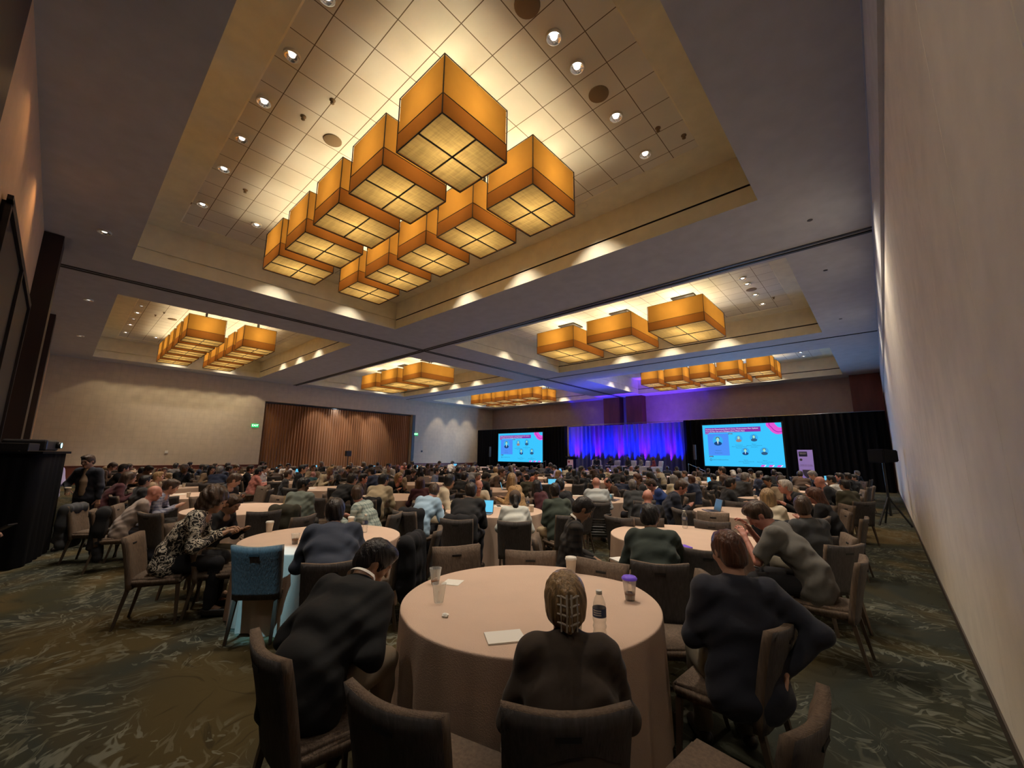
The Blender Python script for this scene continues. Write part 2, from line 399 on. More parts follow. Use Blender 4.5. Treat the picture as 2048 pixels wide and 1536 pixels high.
def downlight(x, y, z, lit, where, power=None, size=70, aim=None):
    base = DL[lit]; o = base if not dl_used[lit] else dup(base); dl_used[lit] = 1
    o.location = (x, y, z); o['label'] = where
    if lit: light('SPOT', (x, y, z-.03), power or DOWN_W, WARMW, aim=aim or (x, y, 0), size=size, blend=.75, radius=.06, name='downlight_beam')
for ci, (x0, x1, y0, y1) in enumerate(COF):
    far = ci not in (0, 1, 3)
    cx, cy = (x0+x1)/2, (y0+y1)/2
    z = ZIN-.028
    A = [(x0+2.16, True), (x0+4.1, True), (x0+5.38, False), (x0+6.67, True), (x0+7.94, False), (x0+9.18, True)]
    for k, (x, lit) in enumerate(A):
        downlight(x, y0+.96, z, lit, 'recessed downlight, %s from the window end, near side row of the %s' % (ORD[k], CNAME[ci]) if 0 else '%s recessed downlight of the near row in the %s' % (ORD[k], CNAME[ci]))
    B = [3.43, 4.05, 5.33, 6.57]
    for k, dy in enumerate(B):
        downlight(x1-1.66, y0+dy, z, True, '%s recessed downlight of the short row in the %s' % (ORD[k], CNAME[ci]), power=DOWN_W*.75)
    downlight(x0+2.15, y0+2.16, z, True, 'lone recessed downlight at the inner corner of the %s' % CNAME[ci])
    for k, dx in enumerate((4.3, 6.8, 9.25)):
        downlight(x0+dx, y1-.64, z+.02, True, '%s recessed downlight of the far row in the %s' % (ORD[k], CNAME[ci]), power=DOWN_W*.55, size=94, aim=(x0+dx, y1-.62, 0))
    for k, dy in enumerate((3.4, 5.9)):
        downlight(x0+.64, y0+dy, z+.02, True, '%s recessed downlight of the curtain-side end, %s' % (ORD[k], CNAME[ci]), power=DOWN_W*.5, size=90, aim=(x0+.6, y0+dy, 0))
    if ci in (0, 1, 3):
        for k, (x, y, r) in enumerate(((x0+6.68, y0+2.17, .17), (x1-1.66, y0+4.72, .17), (x1-1.68, y0+2.84, .18), (x0+2.0, y0+.62, .16))):
            if ci and k > 1: continue
            bm = bmesh.new(); lathe(bm, [(r, 0), (r, -.012), (r*.92, -.018), (.001, -.018)], 24, caps=False)
            tag(tobj('ceiling_speaker', bm, M_SPK, loc=(x, y, ZIN)), 'round brown ceiling speaker, %s in the %s' % (('beside the near lanterns', 'between two short-row downlights', 'at the near end of the short row', 'in the plain border corner')[k], CNAME[ci]), 'speaker', 'ceiling speakers')
        for k, (x, y) in enumerate(((x0+7.6, y0+1.75), (x0+6.85, y0+1.55), (x1-1.2, y0+6.1), (x1-.9, y0+6.6), (x0+3.6, y0+1.5))):
            if ci and k > 2: continue
            bm = bmesh.new(); lathe(bm, [(.05, 0), (.05, -.01), (.025, -.02), (.02, -.06), (.035, -.065), (.001, -.07)], 14, caps=False)
            tag(tobj('sprinkler_head', bm, M_SPK, loc=(x, y, ZIN)), 'brass sprinkler head, %s, %s' % (('nearest the first lantern', 'one tile beyond the first', 'at the short-row end', 'in the tile corner', 'near the lone downlight')[k], CNAME[ci]), 'sprinkler', 'ceiling sprinkler heads')
for k, (x, y) in enumerate(((-12.73, .09), (-19.09, .08), (-25.5, .08))):
    downlight(x, y, H-.026, False, 'small dim downlight in the dark ceiling strip, %s from the camera' % ORD[k])

for k, (x, w_) in enumerate(((-2.9, 90), (-.45, 60))):
    downlight(x, -.12, H-.026, True, 'added unseen fill light in the ceiling strip by back wall, %s from pale wall' % ORD[1-k], power=w_, size=125)  # fill lamps added out of view to lift the dark foreground
downlight(-3.3, -.45, H-.026, False, 'added unseen downlight against the back wall tinting one chair teal')
light('SPOT', (-3.3, -.45, H-.06), 2300, (.28, .72, 1.0), aim=(-4.70, 1.53, .68), size=7, blend=.5, name='added_teal_beam')  # unseen cool beam added to tint one chair and the cloth teal
M_PIN = mat('ceiling_dot_grey', (.06, .05, .05), .6)
for k, y in enumerate((10.03, 13.15, 18.3)):
    e = thing('added_wall_light', 'tiny ceiling dot with added wall light, strip by the pale wall, %s from the camera' % ORD[k], 'ceiling light', (-.62, y, H), 0, 'ceiling dots with added light')
    bm = bmesh.new(); lathe(bm, [(.05, 0), (.05, -.008), (.035, -.010), (.02, -.006), (.001, -.006)], 16, caps=False); tobj('trim_ring', bm, M_PIN, e)
    light('SPOT', (-.62, y, H-.06), (300, 170, 180)[k], (1, .85, .66), aim=(-.1, y, 2.0), size=140, blend=1, radius=.08, name='downlight_beam')  # beam added at each ceiling dot to brighten the pale wall
light('SPOT', (-.45, -.12, H-.06), 130, (1, .84, .62), aim=(.39, 4.2, 3.6), size=95, blend=1, radius=.08, name='downlight_beam')  # extra unseen beam added to brighten the near part of the pale wall
# fabric lantern pendants
M_SHADE = shade_mat('lantern_fabric', (.45, .24, .06), (.28, .14, .024), .7)
M_BAND = shade_mat('lantern_band', (.36, .15, .04), (.17, .065, .012), .7)
M_DIFF = shade_mat('lantern_linen', (.50, .40, .20), (.36, .265, .105), .7, weave=30)
M_FRAME = mat('lantern_frame', (.02, .014, .01), .6)
def make_lantern(sx, sy, power):
    L = thing('pendant_lantern', 'x', 'pendant lamp', (0, 0, 0), 0, 'square fabric lanterns')
    hx, hy = sx/2, sy/2; zb, zt = .325, .97
    bm = bmesh.new()
    for (a, b) in (((-hx, -hy), (hx, -hy)), ((hx, -hy), (hx, hy)), ((hx, hy), (-hx, hy)), ((-hx, hy), (-hx, -hy))):
        quad(bm, [(*a, zb), (*b, zb), (*b, zt), (*a, zt)])
    tobj('shade', bm, M_SHADE, L)
    bm = bmesh.new(); e = .012
    for (a, b) in (((-hx-e, -hy-e), (hx+e, -hy-e)), ((hx+e, -hy-e), (hx+e, hy+e)), ((hx+e, hy+e), (-hx-e, hy+e)), ((-hx-e, hy+e), (-hx-e, -hy-e))):
        quad(bm, [(*a, 0), (*b, 0), (*b, zb), (*a, zb)])
    tobj('shade_band', bm, M_BAND, L)
    bm = bmesh.new(); quad(bm, [(-hx, -hy, .02), (-hx, hy, .02), (hx, hy, .02), (hx, -hy, .02)])
    tobj('diffuser', bm, M_DIFF, L)
    bm = bmesh.new(); t = .012; u = hx+e; v = hy+e
    for z, w_ in ((0, .02), (zb, .01), (zt, .008)):
        bx(bm, -u-t/2, u+t/2, -v-t/2, -v+t/2, z-w_/2, z+w_/2); bx(bm, -u-t/2, u+t/2, v-t/2, v+t/2, z-w_/2, z+w_/2)
        bx(bm, -u-t/2, -u+t/2, -v, v, z-w_/2, z+w_/2); bx(bm, u-t/2, u+t/2, -v, v, z-w_/2, z+w_/2)
    for a in (-u, u):
        for b in (-v, v): bx(bm, a-.007, a+.007, b-.007, b+.007, 0, zt)
    bx(bm, -.009, .009, -v, v, 0, .02); bx(bm, -u, u, -.009, .009, 0, .02)
    tobj('frame', bm, M_FRAME, L)
    bm = bmesh.new(); bx(bm, -.02, .02, -.02, .02, .5, ZIN-6.42); pr = .42 if sx > 1.5 else .10; bx(bm, -pr, pr, -pr, pr, ZIN-6.45, ZIN-6.40)
    bx(bm, -hx, hx, -.015, .015, zt-.03, zt); bx(bm, .18, .22, -.02, .02, zt, ZIN-6.42)
    tobj('ceiling_mount', bm, M_FRAME, L)
    return L
small = make_lantern(1.11, 1.28, LAMP_W); big = make_lantern(1.98, 2.56, LAMP_BIG_W); used = {0: 0, 1: 0}
small['group'] = 'small square lanterns'; big['group'] = 'large square lanterns'
def bulb_at(x, y, z, p, r=.16): light('POINT', (x, y, z), p, WARM, radius=r, name='lantern_bulb')
for ci, (x0, x1, y0, y1) in enumerate(COF):
    if ci in (1, 4):
        for k in range(3):
            o = big if not used[1] else dup(big); used[1] = 1
            o.location = (x1-3.79-2.675*k, (y0+y1)/2-.07, 6.40)
            o['label'] = 'large amber lantern, %s from the pale wall, %s' % (ORD[k], CNAME[ci])
            for q in (-.6, .6): bulb_at(o.location.x, o.location.y+q, 7.02, LAMP_BIG_W/2)
    else:
        for rr in range(2):
            for k in range(5):
                o = small if not used[0] else dup(small); used[0] = 1
                o.location = (x0+3.34+1.545*k, y0+(2.92, 4.90)[rr], 6.40)
                o['label'] = '%s amber lantern from pale wall, %s row, %s' % (ORD[4-k], ('near', 'far')[rr], CNAME[ci])
                bulb_at(o.location.x, o.location.y, 7.0, LAMP_W)
PEOPLE=[ # head x, y, z, body heading, head turn, clothes, hair, table column, table row
(-1.14,1.63,1.11,132,0,"brownjacket","clip",0,0),
(-2.46,1.45,1.08,112,-45,"blackfleece","black_short",0,0),
(-0.76,2.8,1.19,125,12,"navyblazer","auburn_short",0,0),
(-1.84,4.17,1.14,118,-22,"darkgreen","black_hood",0,1),
(-1.03,4.94,1.22,178,25,"greypolo","brown_short",0,1),
(-2.52,3.98,1.18,36,8,"plaiddark","black_short",0,1),
(-0.76,5.88,1.2,143,-45,"slate","brown_short",0,1),
(-6.3,1.62,1.1,40,0,"black","brown_short",1,0),
(-4.19,1.98,1.25,156,-1,"navyshirt","dark_short",1,0),
(-5.76,1.32,1.21,66,-10,"bwprint","curly",1,0),
(-4.25,4.8,1.1,131,0,"whiteshirt","capponytail",1,1),
(-2.9,6.5,1.11,112,0,"black","bald",0,1),
(-1.38,7.35,1.17,103,0,"cream","blond_long",0,2),
(-0.92,8.36,1.16,175,11,"black","auburn_long",0,2),
(-6.06,3.19,1.15,216,-60,"plaidgreen","brown_short",1,0),
(-8.85,1.18,1.09,84,-2,"greytee","bald",2,0),
(-5.85,4.49,1.13,104,39,"lightblue","brown_short",1,1),
(-4.9,4.48,1.19,123,15,"black","dark_short",1,1),
(-4.07,5.58,1.19,152,-26,"green","dark_short",1,1),
(-2.91,8.02,1.19,28,-8,"navysuit","brown_short",0,2),
(-9.36,1.46,1.15,70,11,"plaidblue","brown_short",2,0),
(-6.31,5.99,1.12,327,-10,"cream","bald",1,1),
(-5.33,6.68,1.14,192,-60,"maroon","black_long",1,1),
(-1.51,9.71,1.21,215,-26,"blacksuit","white_short",0,2),
(-7.86,3.1,1.19,132,-60,"sage","black_short",2,0),
(-4.67,6.56,1.2,192,-60,"black","black_short",1,1),
(-4.11,8.47,1.15,141,-25,"slate","grey_short",1,2),
(-3.98,9.13,1.13,201,2,"blue","brown_short",1,2),
(-0.72,11.81,1.18,133,-40,"olive","dark_short",0,3),
(-4.57,7.74,1.19,122,-2,"palegrey","bald",1,2),
(-2.49,9.76,1.21,34,60,"blacksuit","black_short",0,2),
(-7.61,5.45,1.14,159,-14,"maroon","auburn_long",2,1),
(-5.45,9.8,1.09,243,-34,"brown","balding",1,2),
(-1.74,10.79,1.24,115,13,"tan","brown_short",0,3),
(-1.24,12.66,1.19,187,-55,"blacksuit","bald",0,3),
(-11.64,1.37,1.14,99,-15,"charcoal","black_short",3,0),
(-6.29,5.19,1.25,58,53,"cream","black_short",1,1),
(-7.98,4.78,1.2,123,-16,"beige","black_short",2,1),
(-2.4,12.9,1.16,246,-60,"black","black_short",0,3),
(-9.85,2.53,1.2,37,38,"charcoal","brown_short",2,0),
(-5.56,10.87,1.1,98,19,"navy","dark_short",1,3),
(-4.26,11.19,1.15,136,-13,"beige","grey_long",1,3),
(-1.14,14.26,1.18,164,21,"white","black_short",0,4),
(-8.69,4.45,1.2,99,7,"black","dark_short",2,1),
(-5.96,6.62,1.25,197,-60,"fur","blond_long",1,1),
(-7.77,9.25,1.07,167,-37,"olive","balding",2,2),
(-4.13,12.2,1.13,167,-42,"navy","auburn_short",1,3),
(-4.5,9.56,1.22,217,-12,"charcoal","auburn_short",1,2),
(-9.88,5.35,1.14,38,24,"brown","black_short",2,1),
(-0.81,18.18,1.1,182,0,"charcoal","black_short",0,5),
(-12.19,1.17,1.19,86,-2,"maroon","brown_long",3,0),
(-9.66,6.25,1.14,13,60,"black","blond_long",2,1),
(-8.53,7.57,1.15,104,3,"black","dark_short",2,2),
(-4.22,14.51,1.11,143,-15,"black","black_short",1,4),
(-2.86,12.66,1.23,55,60,"charcoal","grey_short",0,3),
(-7.87,7.72,1.18,86,-40,"charcoal","dark_short",2,2),
(-1.04,15.56,1.22,196,-12,"black","dark_short",0,4),
(-13.06,1.77,1.16,60,22,"tan","blond_short",3,0),
(-9.74,9.2,1.08,12,35,"navy","grey_short",2,2),
(-0.96,17.6,1.18,169,14,"black","dark_short",0,5),
(-2.61,15.88,1.18,203,-60,"beige","dark_short",0,4),
(-8.54,9.82,1.14,339,60,"black","black_long",2,2),
(-5.64,12.85,1.16,192,-60,"black","black_long",1,3),
(-4.34,17.45,1.1,139,-4,"navy","white_short",1,5),
(-3.06,15.43,1.21,25,60,"navy","dark_short",0,4),
(-2.18,17.04,1.2,106,33,"brown","dark_short",0,5),
(-1.73,16.07,1.24,208,-60,"navy","grey_short",0,4),
(-14.48,5.99,1.04,128,-60,"teal","bald",4,1),
(-17.86,5.99,1.03,155,-60,"brown","brown_short",5,1),
(-12.57,4.52,1.16,69,1,"charcoal","brown_short",3,1),
(-11.71,13.96,1.03,108,-5,"black","black_short",3,4),
(-7.73,12.28,1.13,166,-51,"blacksuit","dark_short",2,3),
(-5.66,16.03,1.11,192,-60,"greyblue","brown_short",1,4),
(-5.66,17.11,1.08,95,36,"tan","brown_short",1,5),
(-9.8,12.28,1.07,10,29,"orange","black_short",2,3),
(-4.79,17.11,1.13,121,12,"cream","dark_short",1,5),
(-0.97,24,1.1,171,12,"black","grey_short",0,7),
(-12.57,6.59,1.13,35,60,"charcoal","brown_short",3,1),
(-11.71,7.67,1.14,107,-7,"tan","blond_short",3,2),
(-12.57,9.74,1.05,35,60,"greyblue","black_short",3,2),
(-9.2,12.88,1.1,34,60,"brown","blond_long",2,3),
(-9.2,16.03,1.03,193,-60,"black","dark_short",2,4),
(-7.73,15.43,1.11,168,-47,"black","black_short",2,4),
(-4.79,19.18,1.12,203,-60,"navy","white_short",1,5),
(-3.05,17.71,1.22,69,60,"black","dark_short",0,5),
(-15.95,7.67,1.03,76,11,"charcoal","grey_short",4,2),
(-7.73,24,1.03,154,-4,"brown","dark_short",2,7),
(-4.79,12.88,1.28,199,-60,"grey","dark_short",1,3),
(-13.18,9.14,1.08,25,60,"brown","brown_short",3,2),
(-15.09,4.52,1.14,92,-19,"pink","black_short",4,1),
(-9.2,13.96,1.13,87,25,"charcoal","black_long",2,4),
(-11.71,6.59,1.21,197,-60,"navy","dark_short",3,1),
(-4.79,22.32,1.12,218,-26,"beige","black_short",1,6),
(-13.18,5.99,1.2,25,60,"beige","blond_short",3,1),
(-7.73,14.56,1.2,141,-22,"black","dark_short",2,4),
(-7.73,17.71,1.14,143,-18,"white","black_short",2,5),
(-7.73,18.57,1.12,170,-43,"cream","grey_short",2,5),
(-4.79,20.25,1.18,126,17,"grey","grey_short",1,6),
(-6.26,20.85,1.12,70,60,"black","dark_short",1,6),
(-17.86,1.98,1.14,118,-35,"navy","dark_short",5,0),
(-21.84,1.38,1.04,97,-21,"tan","blond_short",6,0),
(-19.93,2.84,1.07,345,7,"tan","brown_short",5,0),
(-9.8,17.71,1.1,62,55,"cream","bald",2,5),
(-11.11,11.42,1.18,134,-31,"tan","blond_short",3,3),
(-4.19,15.43,1.32,172,-41,"brown","dark_short",1,4),
(-14.86,3.4,1.23,140,-60,"navy","grey_short",4,0),
(-15.09,10.81,1.09,103,-13,"black","dark_long",4,3),
(-16.55,1.98,1.21,55,29,"brown","dark_short",4,0),
(-12.57,10.81,1.18,81,17,"black","black_short",3,3),
(-13.18,11.42,1.15,54,42,"brown","brown_long",3,3),
(-11.71,10.81,1.21,107,-6,"grey","grey_short",3,3),
(-12.57,17.11,1.07,83,20,"navy","dark_short",3,5),
(-9.8,14.56,1.2,60,51,"black","black_short",2,4),
(-16.55,5.13,1.18,49,24,"white","black_short",4,1),
(-21.84,4.52,1.04,94,-16,"black","black_long",6,1),
(-18.46,4.52,1.14,93,-17,"navy","dark_short",5,1),
(-18.74,9.88,1.04,7,60,"grey","white_short",5,2),
(-11.11,12.28,1.22,162,-57,"navy","brown_long",3,3),
(-9.2,10.81,1.3,85,23,"brown","dark_short",2,3),
(-11.71,19.18,1.08,197,-60,"brown","brown_short",3,5),
(-8.33,17.11,1.21,116,5,"white","bald",2,5),
(-7.73,20.85,1.17,148,-13,"grey","dark_short",2,6),
(-11.71,20.25,1.07,113,0,"navy","dark_short",3,6),
(-9.2,23.4,1.08,99,42,"navy","dark_short",2,7),
(-9.2,9.74,1.32,34,60,"brown","brown_short",2,2),
(-13.18,5.13,1.28,53,41,"black","black_short",3,1),
(-15.95,4.52,1.21,71,3,"black","dark_short",4,1),
(-15.95,1.38,1.27,77,8,"black","dark_short",4,0),
(-17.86,8.27,1.11,125,-43,"grey","blond_short",5,2),
(-16.55,8.27,1.15,50,36,"brown","dark_short",4,2),
(-15.95,12.88,1.09,341,60,"charcoal","dark_short",4,3),
(-14.48,17.71,1.09,130,-37,"navy","dark_short",4,5),
(-11.71,16.03,1.19,196,-60,"lilac","black_short",3,4),
(-11.71,17.11,1.17,110,-3,"cream","dark_short",3,5),
(-9.8,15.43,1.25,28,60,"black","black_long",2,4),
(-8.33,16.03,1.28,198,-60,"charcoal","dark_short",2,4),
(-9.8,20.85,1.16,65,60,"black","black_short",2,6),
(-15.95,6.59,1.21,340,60,"tan","brown_short",4,1),
(-16.55,2.84,1.25,33,48,"black","grey_short",4,0),
(-15.95,3.45,1.28,15,60,"tan","black_long",4,0),
(-11.11,18.57,1.19,165,-52,"brown","dark_short",3,5),
(-14.48,14.56,1.15,130,-37,"black","dark_short",4,4),
(-19.93,5.13,1.15,51,25,"brown","brown_short",5,1),
(-20.92,1.95,1.18,60,-60,"brown","brown_long",6,0),
(-19.33,6.59,1.16,343,60,"black","black_long",5,1),
(-19.33,7.67,1.15,72,6,"black","black_short",5,2),
(-19.93,9.14,1.11,18,57,"brown","brown_short",5,2),
(-19.33,10.81,1.11,71,5,"brown","dark_short",5,3),
(-17.59,11.25,1.14,256,60,"navy","bald",5,3),
(-15.95,10.81,1.19,76,11,"black","black_short",4,3),
(-18.46,12.88,1.1,153,-60,"black","black_short",5,3),
(-15.09,13.96,1.17,103,-13,"brown","dark_short",4,4),
(-22.7,4.52,1.1,73,5,"navy","dark_short",6,1),
(-19.33,1.38,1.25,73,8,"brown","brown_short",5,0),
(-18.74,6.69,1.2,7,60,"white","black_short",5,1),
(-23.31,5.13,1.1,52,26,"tan","brown_short",6,1),
(-15.95,9.74,1.23,312,17,"white","dark_short",4,2),
(-17.86,18.57,1.07,153,-60,"navy","grey_short",5,5),
(-19.93,12.28,1.12,17,56,"white","blond_short",5,3),
(-16.55,12.28,1.2,21,60,"brown","brown_short",4,3),
(-18.46,13.96,1.14,97,-20,"brown","brown_long",5,4),
(-19.93,15.43,1.08,16,53,"black","brown_short",5,4),
(-16.55,15.43,1.17,21,60,"black","dark_short",4,4),
(-16.55,18.57,1.13,20,60,"pink","white_short",4,5),
(-14.48,18.57,1.18,158,-60,"grey","grey_short",4,5),
(-13.18,17.71,1.22,56,45,"navy","dark_short",3,5),
(-21.51,3.4,1.19,137,-56,"grey","dark_short",6,0),
(-21.24,5.13,1.2,114,-38,"black","dark_short",6,1),
(-19.93,17.71,1.09,41,24,"brown","brown_short",5,5),
(-19.33,9.74,1.22,343,60,"tan","blond_short",5,2),
(-18.46,20.25,1.13,93,-26,"navy","dark_short",5,6),
(-15.09,20.25,1.21,103,-13,"pink","white_short",4,6),
(-26.68,8.27,1.09,39,21,"brown","dark_short",7,2),
(-25.22,4.52,1.16,95,-15,"black","black_short",7,1),
(-21.24,12.28,1.17,152,-60,"brown","dark_short",6,3),
(-23.31,15.43,1.1,332,-5,"pink","white_short",6,4),
(-21.24,9.14,1.23,277,60,"blacksuit","grey_short",6,2),
(-20.92,11.25,1.22,256,60,"navy","grey_short",6,3),
(-18.46,17.11,1.22,95,-22,"black","brown_short",5,5),
(-25.22,7.67,1.18,91,-28,"grey","dark_short",7,2),
(-20.92,14.35,1.25,255,60,"white","dark_short",6,4),
(-21.51,16.85,1.22,26,-60,"grey","dark_short",6,5),
(-21.24,17.71,1.22,100,-50,"white","black_short",6,5),
]
CHAIRS=[ # x, y, heading, table column, table row
(-1.49,1.22,104,0,0),
(-0.58,1.93,174,0,0),
(-1.29,3.2,216,0,0),
(-2.93,2.62,334,0,0),
(-2.36,2.87,309,0,0),
(-1.83,2.94,278,0,0),
(-4.76,1.62,137,1,0),
(-4.17,2.55,213,1,0),
(-4.28,3.01,225,1,0),
(-5.72,1.45,66,1,0),
(-0.67,6.19,197,0,1),
(-0.75,6.35,97,0,1),
(-2.11,6.99,279,0,1),
(-1.93,6.58,98,0,2),
(-1.49,4.61,115,0,1),
(-3,5.98,90,0,2),
(-7.43,2.33,170,2,0),
(-6.47,2.37,209,2,0),
(-9.39,3,288,2,0),
(-6.85,5.75,140,1,1),
(-7.76,6.78,139,1,1),
(-5.46,6.58,290,1,1),
(-2.38,9.73,104,0,2),
(-1.63,10.27,99,0,2),
(-1.06,7.99,163,0,2),
(-0.87,10.26,213,0,2),
(-15.48,2.9,169,3,0),
(-19.36,4.05,24,3,0),
(-14.86,3.32,167,3,0),
(-8.33,3.56,252,2,0),
(-0.84,9.05,198,0,2),
(-8.18,1.31,117,2,0),
(-7.57,5.94,200,2,1),
(-2.54,7.57,64,0,2),
(-6.3,8.13,26,1,2),
(-5.61,7.51,70,1,2),
(-2.28,10.6,76,0,3),
(-11.44,3.44,238,3,0),
(-10.99,6.07,206,3,1),
(-9.25,4.43,64,2,1),
(-1.72,12.98,256,0,3),
(-9.38,7.63,58,2,2),
(-3.04,11.15,32,0,3),
(-4.81,10.63,108,1,3),
(-9.13,6.68,290,2,1),
(-12.36,3.59,284,3,0),
(-1.49,13.81,114,0,4),
(-6.35,9.07,340,1,2),
(-10.89,2.68,194,3,0),
(-11.54,4.44,117,3,1),
(-10.92,5.14,162,3,1),
(-11.04,1.76,148,3,0),
(-6.36,11.4,18,1,3),
(-14.33,1.89,156,4,0),
(-3.11,14.41,24,0,4),
(-8.06,9.69,238,2,2),
(-13.12,3.04,328,3,0),
(-10.98,8.13,154,3,2),
(-5.48,13.73,76,1,4),
(-7.57,11.38,160,2,3),
(-6.24,14.28,32,1,4),
(-12.61,7.56,64,3,2),
(-8.19,10.69,116,2,3),
(-14.4,4.89,148,4,1),
(-2.43,13.78,70,0,4),
(-14.8,6.57,238,4,1),
(-14.9,7.57,117,4,2),
(-6.39,15.2,346,1,4),
(-6.29,12.33,334,1,3),
(-9.91,8.4,12,2,2),
(-14.28,8.27,162,4,2),
(-14.35,9.2,206,4,2),
(-9.82,11.26,26,2,3),
(-4.56,13.88,122,1,4),
(-15.01,1.26,110,4,0),
(-10.93,9.07,200,3,2),
(-8.31,12.94,250,2,3),
(-16.6,9.05,342,4,2),
(-11.42,12.82,238,3,3),
(-18.24,1.32,118,5,0),
(-14.29,12.2,200,4,3),
(-3.08,18.61,332,0,5),
(-11.55,9.76,244,3,2),
(-9,16.86,76,2,5),
(-2.37,19.21,288,0,5),
(-10.98,15.45,206,3,4),
(-15.05,9.82,252,4,2),
(-16.59,11.38,20,4,3),
(-13.23,8.25,20,3,2),
(-18.43,3.56,252,5,0),
(-8.33,13.76,108,2,4),
(-13.18,14.39,26,3,4),
(-6.31,17.54,24,1,5),
(-12.61,16.02,296,3,4),
(-12.49,13.77,70,3,4),
(-4.09,18.56,204,1,5),
(-13.23,15.33,340,3,4),
(-10.93,14.51,160,3,4),
(-17.61,8.94,194,5,2),
(-1.44,19.13,242,0,5),
(-5.71,19.16,294,1,5),
(-18.16,9.7,238,5,2),
(-14.91,12.89,244,4,3),
(-17.72,2.96,208,5,0),
(-19.88,1.84,28,5,0),
(-5.76,20.1,62,1,6),
(-13.17,18.59,334,3,5),
(-14.78,15.95,238,4,4),
(-2.62,22.23,300,0,6),
(-3.18,21.49,346,0,6),
(-17.69,5.02,156,5,1),
(-12.34,12.98,282,3,3),
(-6.34,18.48,340,1,5),
]
